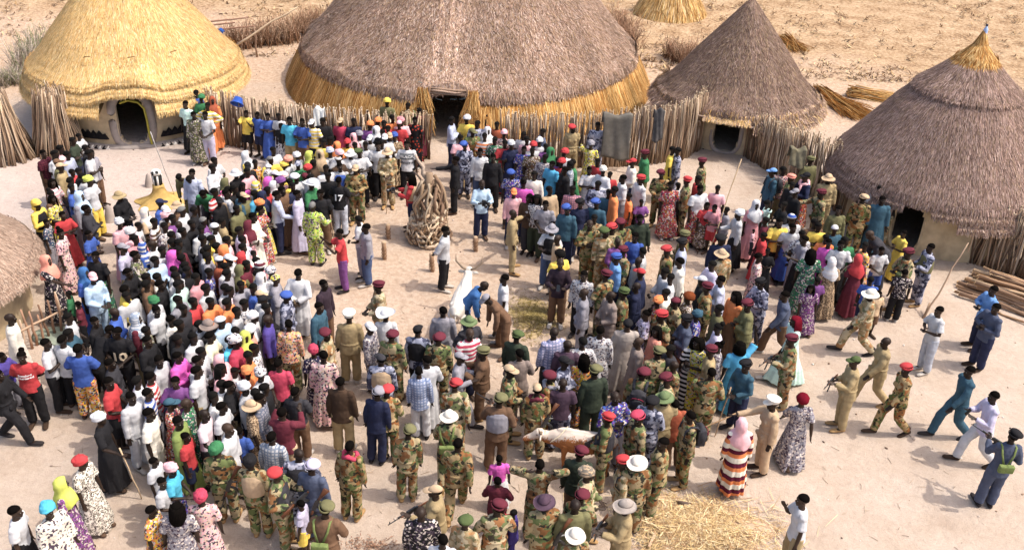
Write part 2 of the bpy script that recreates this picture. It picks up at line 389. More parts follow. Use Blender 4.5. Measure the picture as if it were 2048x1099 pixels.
g = G(); lay = [(3.55, 1.57), (3.54, 1.67), (3.36, 1.89), (3.2, 2.09)]; bz2 = brow(.30, .27, d1)
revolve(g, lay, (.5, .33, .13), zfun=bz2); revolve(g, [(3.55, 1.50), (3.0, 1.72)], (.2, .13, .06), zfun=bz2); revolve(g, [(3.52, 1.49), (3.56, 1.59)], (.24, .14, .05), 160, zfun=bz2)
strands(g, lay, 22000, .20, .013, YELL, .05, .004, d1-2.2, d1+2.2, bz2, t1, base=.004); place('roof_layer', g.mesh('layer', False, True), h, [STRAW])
for a, b in ((d1-2.3, d1-.235), (d1+.235, d1+2.3)):
    g = G(); lay = [(3.68, 1.24), (3.67, 1.33), (3.34, 1.74)]
    revolve(g, lay, (.5, .33, .13), th0=a, th1=b); revolve(g, [(3.68, 1.24), (3.1, 1.5)], (.2, .13, .06), th0=a, th1=b)
    strands(g, lay, 11000, .22, .013, YELL, .05, .005, a, b, None, t1, base=.004); place('roof_layer', g.mesh('layer', False, True), h, [STRAW])
# ---- great byre in the middle
H2 = (-1.99, 36.7); d2 = theta_to(H2, 893, 292)
h = hut('cattle_byre', 'huge domed byre with weathered grey thatch above a golden grass skirt', H2)
g = G(); wall_shell(g, 5.85, 1.72, [(d2, .66, -.3, 1.95)], th0=d2-2.2, th1=d2+2.2, n=420); place('wall', g.mesh('wall'), h, [MUD])
dome = [(6.42, 1.22), (6.40, 1.40), (6.02, 1.76), (5.76, 2.05), (5.28, 2.6), (4.78, 3.2), (4.05, 4.0), (3.2, 5.0), (2.35, 6.0), (1.45, 7.0), (.55, 7.9), (.05, 8.25)]
hang = lambda th: .10*np.sin(th*7)+.07*np.sin(th*19+1)+.05*np.sin(th*43)+.12*np.exp(-(((th-d2-.22+np.pi) % (2*np.pi)-np.pi)/.35)**2)+.34*np.exp(-(((th-d2+np.pi) % (2*np.pi)-np.pi)/.13)**2)
def t2(th, z):
    k = 1+.26*noise3(np.c_[np.cos(th)*5, np.sin(th)*5, z*.9], 2.0)+.12*noise3(np.c_[np.cos(th)*16, np.sin(th)*16, z*2.5], 2.0)
    for c0, w0 in ((-.115, .028), (-.03, .02), (.02, .012)):
        k = k+.75*np.exp(-((th-d2-c0)/w0)**2)*(.7+.3*np.sin(z*5+th*90))
    return k
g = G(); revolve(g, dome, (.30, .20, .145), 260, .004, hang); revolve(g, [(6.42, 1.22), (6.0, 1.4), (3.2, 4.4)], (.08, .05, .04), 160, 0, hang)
strands(g, dome, 130000, .21, .020, GREY, .42, .022, d2-1.8, d2+1.8, hang, t2, base=.006)
e_ = [(6.46, 1.12), (6.42, 1.45)]
strands(g, e_, 14000, .22, .022, GREY, .3, .04, d2-1.8, d2+1.8, hang, t2)
for k in range(46):
    t = d2+rnd.uniform(-1.3, 1.3); i = rnd.randint(2, 7); r, z = dome[i]; r += .05; s_ = rnd.uniform(.15, .45)/r
    stick(g, (r*math.cos(t), r*math.sin(t), z+.02), ((r+.03)*math.cos(t+s_), (r+.03)*math.sin(t+s_), z-rnd.uniform(-.1, .25)), .012, .007, rnd.choice([(.13, .08, .06), (.40, .30, .24)]), .03)
for k in range(16):
    t = d2+rnd.uniform(-.22, .12); i = rnd.randint(1, 3); r, z = dome[i]; r += .05
    stick(g, (r*math.cos(t), r*math.sin(t), z), ((r+.03)*math.cos(t+.035), (r+.03)*math.sin(t+.035), z+rnd.uniform(-.12, .12)), .010, .008, (.20, .26, .27), .06)
place('roof', g.mesh('roof', False, True), h, [STRAW])
sk = [(7.02, .02), (6.85, .42), (6.62, .9), (6.36, 1.36)]
hw_ = .66/6.6
for a, b in ((d2-1.9, d2-hw_), (d2+hw_, d2+1.9)):
    g = G(); revolve(g, sk, (.33, .17, .055), 200, .004, th0=a, th1=b)
    tg = lambda th, z: 1+.38*noise3(np.c_[th*9, th*3, z*.4], 3.0)
    strands(g, [(7.02, .02), (6.85, .42), (6.68, .80)], 24000, .80, .016, GOLD, .07, .03, a, b, None, tg, base=.02)
    ed = b if b < d2 else a
    for k in range(520):
        t = ed-(1 if b < d2 else -1)*rnd.uniform(0, .05); z0 = rnd.uniform(1.1, 1.85); L = rnd.uniform(.5, 1.0); r = 6.75
        o_ = rnd.uniform(-.02, .05)*(-1 if b < d2 else 1)
        stick(g, (r*math.cos(t), r*math.sin(t), z0), ((r+.18)*math.cos(t-o_), (r+.18)*math.sin(t-o_), z0-L), .010, .005, pick(GOLD, 1)[0], .02, 3, 3)
    place('grass_skirt', g.mesh('skirt', False, True), h, [STRAW])
for s in (-1, 1):
    t = d2+s*.62/6.6; g = G(); stick(g, (6.66*math.cos(t), 6.66*math.sin(t), 0), (6.6*math.cos(t), 6.6*math.sin(t), 1.8), .06, .05, (.20, .13, .09)); place('door_post', g.mesh('post', True, True), h, [WOODA])
g = G(); a, b = d2-.11, d2+.11; 
for k in range(4): stick(g, (6.62*math.cos(a), 6.62*math.sin(a), 1.62+k*.05), (6.62*math.cos(b), 6.62*math.sin(b), 1.62+k*.05), .035, .035, pick([(.40, .28, .21), (.3, .2, .14)], 1)[0])
place('lintel', g.mesh('lintel', True, True), h, [WOODA])
# ---- small grey hut right of the byre
H3 = (7.55, 32.16); d3 = theta_to(H3, 1446, 307)
h = hut('thatched_hut', 'small cone roofed hut with grey brown thatch beside the huge byre', H3)
g = G(); wall_shell(g, 2.26, 1.72, [(d3, .42, .04, 1.36)]); place('wall', g.mesh('wall'), h, [MUD])
place('door_surround', door_rim(2.26, d3, .50, .0, 1.44, .08, depth=.04).mesh('rim'), h, [MUDGREY])
g = G(); con = [(2.84, 1.30), (2.80, 1.40), (2.5, 1.64), (2.14, 2.02), (1.78, 2.5), (1.38, 3.0), (.96, 3.5), (.55, 4.0), (.2, 4.42), (.03, 4.6)]
t3 = lambda th, z: (1+.22*noise3(np.c_[np.cos(th)*3, np.sin(th)*3, z*.5], 2.4))*(1+.25*np.clip((z-4.0)/.5, 0, 1))
hg3 = lambda th: .05*np.sin(th*9)+.04*np.sin(th*23)+.12*np.exp(-(((th-d3+np.pi) % (2*np.pi)-np.pi)/.2)**2)
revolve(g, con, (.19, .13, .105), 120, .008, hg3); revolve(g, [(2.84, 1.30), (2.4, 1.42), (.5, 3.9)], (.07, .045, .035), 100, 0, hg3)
MIX3 = [(0.259, 0.176, 0.137), (0.202, 0.130, 0.101), (0.302, 0.218, 0.180), (0.158, 0.099, 0.072), (0.137, 0.084, 0.065), (0.288, 0.204, 0.130)]
strands(g, con, 46000, .20, .016, MIX3, .24, .016, d3-2.3, d3+2.3, hg3, t3, base=.005); strands(g, [(2.86, 1.30), (2.82, 1.5)], 4500, .16, .018, MIX3+YELL[:1], .25, .03, d3-2, d3+2, hg3, t3)
place('roof', g.mesh('roof', False, True), h, [STRAW])
g = G(); lay = [(2.98, 1.12), (2.9, 1.26), (2.74, 1.45)]; strands(g, lay, 3600, .3, .026, GREY+YELL[3:4], .2, .05, d3+.3, d3+1.9, None, t3); strands(g, lay, 2600, .3, .026, GREY, .2, .05, d3-1.6, d3-.5, None, t3)
place('roof_layer', g.mesh('layer', False, True), h, [STRAW])
g = G(); strands(g, [(3.0, 1.31), (2.8, 1.46)], 1100, .20, .016, YELL+GREY, .15, .02, d3-.26, d3+.26, None); stick(g, (3.0*math.cos(d3-.42), 3.0*math.sin(d3-.42), 1.36), (3.0*math.cos(d3+.3), 3.0*math.sin(d3+.3), 1.26), .03, .025, (.33, .25, .2))
stick(g, (2.95*math.cos(d3-.3), 2.95*math.sin(d3-.3), 1.2), (2.5*math.cos(d3-.36), 2.5*math.sin(d3-.36), .8), .025, .02, (.4, .3, .24)); place('door_awning', g.mesh('awn', False, True), h, [STRAW])
g = G(); ring = [(.17*math.cos(a), .17*math.sin(a), 4.40+.01*math.sin(5*a)) for a in np.linspace(0, 6.28, 24)]; tube(g, ring, [.016]*24, side=(0, 0, 1), caps=False); place('roof_tie', g.mesh('tie'), h, [WHITEP])
# ---- brown hut on the right with golden tip
H4 = (12.36, 25.77); d4 = theta_to(H4, 1800, 500)
h = hut('thatched_hut', 'brown thatched hut at the right with golden straw tip and collar', H4)
g = G(); wall_shell(g, 2.66, 1.75, [(d4, .40, .02, 1.42)]); place('wall', g.mesh('wall'), h, [MUD])
place('door_surround', door_rim(2.66, d4, .46, .0, 1.48, .07, depth=.04).mesh('rim'), h, [MUD])
g = G(); con = [(3.12, 1.60), (3.10, 1.72), (2.92, 1.98), (2.54, 2.5), (2.17, 3.0), (1.80, 3.5), (1.40, 3.95), (1.1, 4.22)]
t4 = lambda th, z: 1+.2*noise3(np.c_[np.cos(th)*3, np.sin(th)*3, z*.6], 2.4)
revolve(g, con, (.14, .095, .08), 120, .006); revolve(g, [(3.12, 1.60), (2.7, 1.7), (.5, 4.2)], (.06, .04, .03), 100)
strands(g, con, 56000, .21, .015, BROWN, .12, .010, d4-2.3, d4+2.3, None, t4, base=.005); strands(g, [(3.13, 1.58), (3.1, 1.75)], 5000, .14, .016, BROWN, .14, .03, d4-2, d4+2, None, t4)
place('roof', g.mesh('roof', False, True), h, [STRAW])
for (r, z, th0, th1, pal) in ((3.20, 1.42, d4-2, d4-.02, BROWN), (3.20, 1.42, d4+.20, d4+2, BROWN+GREY), (3.24, 1.16, d4+.42, d4+2.0, BROWN+GREY), (3.26, 1.2, d4-1.9, d4-.1, BROWN)):
    g = G(); lay = [(r, z), (r-.03, z+.12), (r-.3, z+.36)]; revolve(g, lay, (.15, .10, .085), 60, th0=th0, th1=th1); strands(g, lay, int(4200*(th1-th0)), .20, .015, pal, .08, .010, th0, th1, None, t4, base=.005)
    place('roof_layer', g.mesh('layer', False, True), h, [STRAW])
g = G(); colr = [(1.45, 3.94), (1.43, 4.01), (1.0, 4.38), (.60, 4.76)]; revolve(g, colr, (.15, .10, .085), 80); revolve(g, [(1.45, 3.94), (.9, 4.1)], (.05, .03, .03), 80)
strands(g, colr, 11000, .20, .015, BROWN, .14, .010, 0, 6.28, None, t4); place('roof_collar', g.mesh('collar', False, True), h, [STRAW])
g = G(); tip = [(.60, 4.73), (.58, 4.79), (.36, 5.02), (.17, 5.24), (.10, 5.42), (.06, 5.52)]; revolve(g, tip, (.45, .27, .09), 40); strands(g, tip, 2600, .34, .018, GOLD, .1, .01, 0, 6.28)
strands(g, [(.63, 4.66), (.58, 4.8)], 700, .2, .02, GOLD, .2, .03); place('roof_tip', g.mesh('tip', False, True), h, [STRAW])
b_ = tag(empty('bottle', (H4[0]+.02, H4[1], 5.44)), 'blue and white plastic bottle capping the golden roof tip', 'bottle')
g = G(); revolve(g, [(.001, .0), (.055, .0), (.06, .03), (.06, .2), (.03, .27), (.025, .30)], (1, 1, 1), 16); place('body', g.mesh('b'), b_, [simple('pale_blue_plastic', (.35, .48, .75), .3, .5)])
g = G(); revolve(g, [(.03, .29), (.03, .34), (.001, .345)], (1, 1, 1), 12); place('lid', g.mesh('l'), b_, [simple('dark_lid', (.03, .03, .05), .4)])
# ---- hut whose roof enters at the left edge
H5 = (-13.38, 18.37); d5 = theta_to(H5, 60, 612)
h = hut('thatched_hut', 'low pink grey roof of a hut cut by the left edge', H5)
g = G(); wall_shell(g, 2.15, 1.6, [(d5+2.4, .4, .05, 1.4)]); place('wall', g.mesh('wall'), h, [MUD])
g = G(); con = [(2.52, 1.42), (2.50, 1.52), (1.95, 2.05), (1.25, 2.72), (.5, 3.4), (.03, 3.83)]; PK = [(.40, .29, .22), (.34, .235, .175), (.46, .345, .27), (.27, .18, .13)]
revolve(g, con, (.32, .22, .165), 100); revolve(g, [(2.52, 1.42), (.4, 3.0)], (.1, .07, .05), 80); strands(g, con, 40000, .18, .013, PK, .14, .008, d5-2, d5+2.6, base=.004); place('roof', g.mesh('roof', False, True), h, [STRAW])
for r, z in ((2.66, 1.20), (2.59, 1.31)):
    g = G(); lay = [(r, z), (r-.02, z+.09), (r-.24, z+.34)]; revolve(g, lay, (.32, .22, .165), 90); strands(g, lay, 11000, .16, .012, PK, .06, .005, d5-2, d5+2.6, base=.004); place('roof_layer', g.mesh('layer', False, True), h, [STRAW])
# ---- cone of stacked grass behind
c = at(1340, 26); 
g = G(); prof = [(1.72, .02), (1.45, .5), (.95, 1.3), (.45, 2.3), (.16, 3.0)]
revolve(g, [(r*.92, z) for r, z in prof], (.28, .16, .06), 60); strands(g, prof, 9000, 1.0, .03, GOLD+YELL, .07, .04, 0, 6.28, None, lambda th, z: 1+.4*noise3(np.c_[np.cos(th)*6, np.sin(th)*6, z*.2], 3))
o = place('grass_stack', g.mesh('stack', False, True), mats=[STRAW], loc=(c.x, c.y+.1, 0)); tag(o, 'golden conical stack of thatching grass on the dry field', 'grass stack')
# ------------------------------------------------------------------ palisades, sticks, brush
def palisade(name, label, pts, h, per_m, tilt=.10, r=.024, tipc=True, depth=.22, cat='fence', hfun=None, jit=.10, bend=.016):
    P = [Vector((p[0], p[1], 0)) for p in pts]; g = G()
    L = [(P[i+1]-P[i]).length for i in range(len(P)-1)]; T = sum(L); n = int(T*per_m)
    for k in range(n):
        s = (k+rnd.random())/n*T; s0 = s; i = 0
        while s > L[i] and i < len(L)-1: s -= L[i]; i += 1
        d = (P[i+1]-P[i]).normalized(); nrm = Vector((-d.y, d.x, 0)); b = P[i]+d*s+nrm*rnd.uniform(-depth, depth)*.5
        hh = (hfun(s0/T) if hfun else h)*rnd.uniform(1-jit, 1+jit*.6)
        t = b+d*rnd.gauss(0, tilt)*hh+nrm*rnd.gauss(0, tilt*.5)*hh+Vector((0, 0, hh))
        c = pick(STICKC, 1)[0]; r0 = r*rnd.uniform(.6, 1.35)
        stick(g, b, t, r0, r0*.65, c, bend, 5, 4)
        if tipc:
            e = (t-b).normalized(); stick(g, t, t+e*.05, r0*.66, r0*.5, np.array((.60, .47, .32))*rnd.uniform(.7, 1.1), 0, 5, 2)
    o = place(name, g.mesh(name, True, True), mats=[WOODA]); tag(o, label, cat)
    return o
def pz(*a): return [tuple(at(x, y))[:2] for x, y in a]
f3 = palisade('palisade', 'long stick palisade running between the yellow hut and the byre door', pz((412, 268), (440, 287), (560, 305), (690, 314), (800, 322), (858, 316)), 1.66, 46, .07, r=.028, hfun=lambda s: 1.72-.2*s)
f3b = palisade('palisade', 'tall stick palisade with grey cloth on it before the golden grass skirt', pz((1000, 324), (1110, 334), (1212, 334), (1300, 327), (1362, 318), (1392, 300), (1394, 288)), 1.95, 46, .04, r=.028, hfun=lambda s: 1.66+.34*s)
for src, a, b, zz in ((f3, (430, 275), (850, 312), 1.2), (f3b, (1010, 318), (1380, 306), 1.45)):
    p = at(*a); q = at(*b); m = at((a[0]+b[0])/2, max(a[1], b[1])+14); g = G()
    tube(g, [(p.x, p.y-.1, zz), (m.x, m.y-.05, zz), (q.x, q.y-.1, zz)], [.018]*3, col=(.3, .2, .14)); place('binding_rail', g.mesh('rail', True, True), src, [WOODA])
palisade('palisade', 'slanting stick palisade between the small grey hut and the right hut', pz((1492, 312), (1545, 345), (1600, 378), (1662, 412)), 2.05, 60, .10, r=.026, hfun=lambda s: 1.5+.45*s)
palisade('palisade', 'dense dark stick palisade behind the pole stack at the right edge', pz((1905, 512), (1960, 528), (2048, 556), (2120, 580)), 1.75, 62, .08, r=.028, hfun=lambda s: 1.8-.1*s)
def lean_stack(name, label, px, n, R, h, top, sq=1.0):
    c = at(*px); g = G()
    for k in range(n):
        a = rnd.uniform(0, 2*math.pi); rr = R*math.sqrt(rnd.uniform(.35, 1)); ht = h*rnd.uniform(.8, 1.08); tr = top*math.sqrt(rnd.random())
        stick(g, (c.x+rr*math.cos(a), c.y+rr*math.sin(a)*sq, 0), (c.x+tr*math.cos(a+.3), c.y+tr*math.sin(a+.3)*sq, ht), .03*rnd.uniform(.6, 1.3), .017, pick(STICKC, 1)[0], .015)
    tag(place(name, g.mesh(name, True, True), mats=[WOODA]), label, 'stick stack')
lean_stack('stick_stack', 'cone of leaning sticks left of the yellow hut doorway', (122, 300), 240, .82, 2.0, .48)
lean_stack('stick_stack', 'cone of leaning sticks cut by the left edge', (12, 312), 230, .95, 2.0, .42)
lean_stack('stick_stack', 'upright bundle of thick sticks against the right hut wall', (1925, 506), 90, .5, 1.9, .30)
c = at(168, 292); palisade('palisade', 'short row of sticks against the yellow hut wall', [(c.x-.5, c.y+.3), (c.x+.45, c.y+.35)], 1.25, 40, .05)
palisade('palisade', 'short dark row of sticks under the eave of the right hut', pz((1668, 418), (1712, 440)), 1.5, 30, .08)
def brush(label, pts, h, n, sp=.35, name='brush_fence', cat='brush fence', cols=None):
    P = [at(x, y) for x, y in pts]; g = G(); cols = cols or [(.34, .2, .13), (.24, .14, .09), (.42, .29, .2), (.18, .1, .06)]
    for k in range(n):
        i = rnd.randrange(len(P)-1); u = rnd.random(); b = P[i].lerp(P[i+1], u)+Vector((rnd.gauss(0, sp*.5), rnd.gauss(0, sp*.5), 0))
        a = rnd.uniform(0, 6.28); L = h*rnd.uniform(.5, 1.1); tl = rnd.uniform(.05, .6)
        t = b+Vector((math.cos(a)*L*tl, math.sin(a)*L*tl, L)); c = pick(cols, 1)[0]
        stick(g, b, t, .016, .006, c, .06, 3, 4)
        for q in range(2):
            m = b.lerp(t, rnd.uniform(.3, .8)); stick(g, m, m+Vector((rnd.gauss(0, .2), rnd.gauss(0, .2), rnd.uniform(.05, .4))), .008, .004, c, .05, 3, 3)
    tag(place(name, g.mesh(name, True, True), mats=[WOODA]), label, cat)
brush('dry brush fence between the yellow hut and the byre', [(452, 100), (520, 92), (585, 84), (640, 60)], 1.15, 520)
brush('dry brush fence against the right side of the byre roof', [(1218, 52), (1250, 70), (1272, 100)], 1.1, 190)
brush('clump of upright brown twigs before the small grey hut roof', [(1330, 112), (1362, 128), (1400, 120)], .95, 200, .25)
brush('pale thorn brush leaning beside the left roof edge', [(40, 150), (62, 128), (85, 100)], 1.2, 170, .3, cols=[(.45, .38, .33), (.3, .25, .2), (.2, .22, .12)])
brush('low heap of pale thorn branches at the left edge', [(-5, 172), (25, 168), (48, 164)], .5, 160, .4, 'thorn_heap', 'thorn heap', cols=[(.45, .38, .33), (.3, .25, .2), (.25, .26, .14)])
def bundle(label, a, b, n, r, name='grass_bundle', pal=GOLD):
    p, q = at(*a), at(*b); g = G(); s = (q-p).normalized().cross(Vector((0, 0, 1)))
    for k in range(n):
        o1 = rnd.gauss(0, r*.45); o2 = rnd.gauss(0, r*1.0); z = abs(rnd.gauss(0, r*.45)); e = rnd.uniform(-.1, .12)
        stick(g, p.lerp(q, e)+s*o1+Vector((0, 0, .05+z)), p.lerp(q, 1+rnd.uniform(-.25, .12))+s*o2+Vector((0, 0, .03+z*.4)), .02, .008, pick(pal, 1)[0], .015, 3, 4)
    tag(place(name, g.mesh(name, True, True), mats=[STRAW]), label, 'grass bundle')
bundle('bundle of golden thatching grass fanned out right of the small grey hut', (1632, 190), (1728, 236), 500, .32)
bundle('short bundle of cut grass lying near the right hut roof', (1700, 192), (1790, 200), 260, .26, pal=YELL+GOLD)
bundle('small tuft of golden grass behind the small grey hut tip', (1566, 82), (1600, 104), 200, .3)
# drying rack and long pole upper left
rk = tag(empty('drying_rack', (0, 0, 0)), 'rack of three horizontal poles above the brush fence', 'rack')
for (a, b, z) in (((404, 45), (497, 35), 1.25), ((412, 52), (470, 45), 1.2), ((420, 60), (512, 52), 1.15)):
    p, q = at(a[0], a[1], z), at(b[0], b[1], z); g = G(); stick(g, p, q, .035, .03, (.24, .14, .1), .006); place('pole', g.mesh('p', True, True), rk, [WOODA])
for (x, y, z) in ((410, 45, 1.3), (492, 36, 1.3), (508, 53, 1.25)):
    p = at(x, y, z); g = G(); stick(g, (p.x, p.y, 0), p, .04, .03, (.3, .2, .14)); place('post', g.mesh('p', True, True), rk, [WOODA])
p, q = at(470, 92, .55), at(596, 14, 2.0); g = G(); stick(g, p, q, .05, .03, (.5, .38, .26), .012, 6, 6); tag(place('long_pole', g.mesh('p', True, True), mats=[WOODA]), 'long pale pole leaning on the brush fence behind the yellow hut', 'pole')
# ------------------------------------------------------------------ cloths
def drape(name, label, px, py, w, h_, mat, z, seed=0, back=.35, off=-.22):
    p = at(px, py, z); r_ = random.Random(seed); nx, ny = 18, 22; V = []; f = []
    for j in range(ny+1):
        v = j/ny
        for i in range(nx+1):
            u = i/nx; x = (u-.5)*w*(1-.12*math.sin(v*2.5)+.05*math.sin(9*u+seed)); s = v*(h_+back)
            fold = .018*math.sin(u*6+seed+v*3.1)+.010*math.sin(u*15+2*seed-v*4)*(.2+v)+.012*math.sin(v*7+u*3)
            if s < back: y, zz = .10+fold*.3+(back-s)*.16, z-(back-s)*.9+.02
            else: y, zz = -.06-fold*(1+v)*.8-(s-back)*.10, z-(s-back)+.05*math.sin(u*5+seed)*v+.02
            if abs(s-back) < .08: zz += .03+.05*math.sin(u*8+seed)
            V.append((x, y, zz))
    for j in range(ny):
        for i in range(nx):
            a = j*(nx+1)+i; f.append((a, a+1, a+nx+2, a+nx+1))
    g = G(); g.add(V, f); me = g.mesh(name); o = place(name, me, mats=[mat], loc=(p.x, p.y+off, 0))
    m = o.modifiers.new('t', 'SOLIDIFY'); m.thickness = .012
    tag(o, label, 'cloth', 'cloths hung over the palisades'); return o
drape('hanging_cloth', 'large grey green cloth draped over the tall palisade', 1236, 226, .95, 1.35, simple('grey_canvas', (.135, .122, .105), .9, .05, .2, 6), 2.05, 1)
drape('hanging_cloth', 'narrow dark grey cloth knotted on the tall palisade', 1318, 216, .36, .95, simple('dark_grey_cloth', (.085, .08, .08), .9, .05, .3, 8), 2.12, 3)
drape('hanging_cloth', 'white cloth hanging on the left palisade above the crowd', 640, 214, .36, .55, simple('white_linen', (.70, .69, .66), .9, .05, .1, 6), 1.85, 5)
drape('hanging_cloth', 'olive cloth bundle hung on the slanting palisade', 1592, 292, .5, .5, simple('olive_cloth', (.17, .15, .10), .9, .05, .3, 8), 2.1, 7, .3, -.3)
drape('hanging_cloth', 'small blue cloth caught on the brush behind the yellow hut', 438, 62, .4, .5, simple('blue_cloth', (.03, .09, .32), .9, .05, .3, 8), 1.1, 9, .1, 0)
bk = tag(empty('basin', at(477, 196, 1.75)), 'blue plastic basin upended on the palisade top near the yellow hut', 'basin')
g = G(); revolve(g, [(.02, 0), (.13, .0), (.19, .2), (.2, .21), (.18, .2), (.12, .02)], (1, 1, 1), 28); place('bowl', g.mesh('b'), bk, [simple('blue_plastic', (.02, .07, .33), .35, .5)]); bk.rotation_euler = (2.5, .5, .4)
g = G(); tube(g, [(.2*math.cos(a), .2*math.sin(a), .21) for a in np.linspace(0, 6.283, 24)], [.014]*24, side=(0, 0, 1), caps=False); place('rim', g.mesh('r'), bk, [simple('blue_rim', (.03, .10, .45), .35, .5)])
# ------------------------------------------------------------------ pile of horns and branches round a post
c = at(856, 492); c = Vector((c.x, c.y+.35, 0))
hp = tag(empty('branch_pile', c), 'tall pile of pale curved branches heaped around a forked post', 'branch pile')
g = G(); PALE = [(.42, .31, .21), (.30, .205, .13), (.52, .41, .29), (.19, .12, .08), (.46, .36, .26)]
for k in range(250):
    low = k < 150; z = rnd.uniform(0, .85) if low else rnd.uniform(.75, 1.75); R = (.66-.22*z) if low else .40-.08*(z-.8); a = rnd.uniform(0, 6.28); ln = rnd.uniform(.25, .5) if low else rnd.uniform(.5, .95)
    R *= rnd.uniform(.62, .88); rad = Vector((math.cos(a), math.sin(a), 0)); tg_ = Vector((-math.sin(a), math.cos(a), 0))*rnd.choice((-1, 1)); p0 = rad*R+Vector((0, 0, z+.05))
    if low: pts = [p0+tg_*ln*t+rad*(.12*(1-(2*t)**2)-.04)+Vector((0, 0, rnd.gauss(0, .02)+.25*t*rnd.choice((-1, 1)))) for t in np.linspace(-.5, .5, 7)]
    else: sw = rnd.uniform(-.35, .35); pts = [p0+rad*(.10*math.sin(t*3.14)-.06+.10*t)+tg_*(sw*t+.10*math.sin(t*5+a))+Vector((0, 0, .12-ln*t)) for t in np.linspace(0, 1, 8)]
    for q in pts: q.z = max(q.z, .05)
    r0 = rnd.uniform(.026, .054); tube(g, [tuple(q) for q in pts], [r0*(1-.35*t) for t in np.linspace(0, 1, len(pts))], n=8, col=pick(PALE, 1)[0])
place('branches', g.mesh('branches', True, True), hp, [WOODA])
g = G(); stick(g, (0, 0, 0), (.02, 0, 2.0), .13, .10, (.26, .18, .12), .01, 9, 5); stick(g, (0, 0, 1.6), (-.35, .1, 2.45), .06, .035, (.42, .33, .26), .04, 7, 6); stick(g, (0, 0, 1.5), (-.18, .15, 2.25), .05, .03, (.36, .28, .22), .04, 7, 6); stick(g, (.1, 0, 1.2), (-.42, .2, 1.95), .04, .025, (.22, .16, .12), .04, 7, 5)
place('post', g.mesh('post', True, True), hp, [WOODA])
# ------------------------------------------------------------------ tethering pegs
for (tx, ty, bx, by, lab) in ((777, 453, 778, 477, 'short wooden peg farthest left beyond the man in grey shirt'), (769, 488, 770, 518, 'short wooden peg nearer the man in red t-shirt with phone'), (953, 478, 952, 502, 'short wooden peg left of the striding khaki soldier'), (863, 512, 865, 542, 'carved wooden peg left of the white shirted man with hands behind')):
    p = at(bx, by); g = G(); hgt = .42 if by < 505 else .5; stick(g, (p.x, p.y, -.05), (p.x-.02, p.y, hgt), .055, .06, (.30, .19, .12), .01, 9, 5); ellip(g, (p.x-.02, p.y, hgt), (.062, .062, .04), col=(.42, .3, .2))
    for zz in (.1, .2, .3): tube(g, [(p.x-.02+.066*math.cos(a), p.y+.066*math.sin(a), zz+.02*math.sin(a)) for a in np.linspace(0, 6.28, 12)], [.009]*12, side=(0, 0, 1), caps=False, col=(.16, .09, .05))
    tag(place('wooden_peg', g.mesh('peg', True, True), mats=[WOODA]), lab, 'peg', 'tethering pegs in the clearing')
# ------------------------------------------------------------------ clay shrine and its white pole
c = at(322, 404); sh = tag(empty('clay_shrine', c), 'ochre clay mound with star shaped foot and painted post', 'shrine')
g = G(); n = 72; V = []; lv = [(1.0, .02), (.86, .07), (.62, .14), (.42, .23), (.30, .34), (.25, .46), (.24, .56), (.17, .57)]
for i, (r, z) in enumerate(lv):
    for j in range(n):
        a = 2*math.pi*j/n; sw = max(0, 1-i/3.0); V.append((r*.66*(1+.16*sw*math.cos(6*a))*math.cos(a), r*.66*(1+.16*sw*math.cos(6*a))*math.sin(a), z))
f = [(i*n+j, i*n+(j+1) % n, (i+1)*n+(j+1) % n, (i+1)*n+j) for i in range(len(lv)-1) for j in range(n)]; f.append(tuple(range((len(lv)-1)*n, len(lv)*n)))
g.add(V, f); place('mound', g.mesh('mound'), sh, [OCHRE])
g = G()
for k in range(11):
    a = k*.57; stick(g, (.10*math.cos(a), .10*math.sin(a), .5), (.12*math.cos(a), .12*math.sin(a), .86), .03, .028, (.75, .72, .68) if k % 2 else (.03, .03, .03), 0, 6, 2)
place('painted_post', g.mesh('post', True, True), sh, [WOODA])
g = G(); ellip(g, (0, -.02, .94), (.15, .14, .10), col=(.7, .68, .64)); ellip(g, (-.05, -.12, .95), (.05, .05, .06), col=(.03, .03, .03)); ellip(g, (.06, -.1, .98), (.05, .05, .05), col=(.05, .05, .05)); place('painted_head', g.mesh('h', True, True), sh, [WOODA])
p, q = at(302, 265, 1.0), at(322, 356, 1.0); b0 = Vector((c.x+.12, c.y+.15, .7)); tpx = at(301, 264, 2.6); g = G(); stick(g, (c.x+.3, c.y+.35, 0), tpx, .016, .012, (.66, .62, .58), .004, 6, 6); tag(place('white_pole', g.mesh('p', True, True), mats=[WOODA]), 'thin white pole standing beside the ochre clay shrine', 'pole')
for (x, y, sc, lab) in ((221, 441, 1.0, 'grey clay cone on the ground right of the yellow trousers'), (299, 372, .8, 'small grey clay cone behind the ochre shrine')):
    p = at(x, y); g = G(); revolve(g, [(.17*sc, 0), (.14*sc, .12), (.06*sc, .45*sc), (.01, .5*sc)], (1, 1, 1), 18, .02); tag(place('clay_cone', g.mesh('cone'), mats=[MUDGREY], loc=p), lab, 'clay cone', 'clay cones near the shrine')
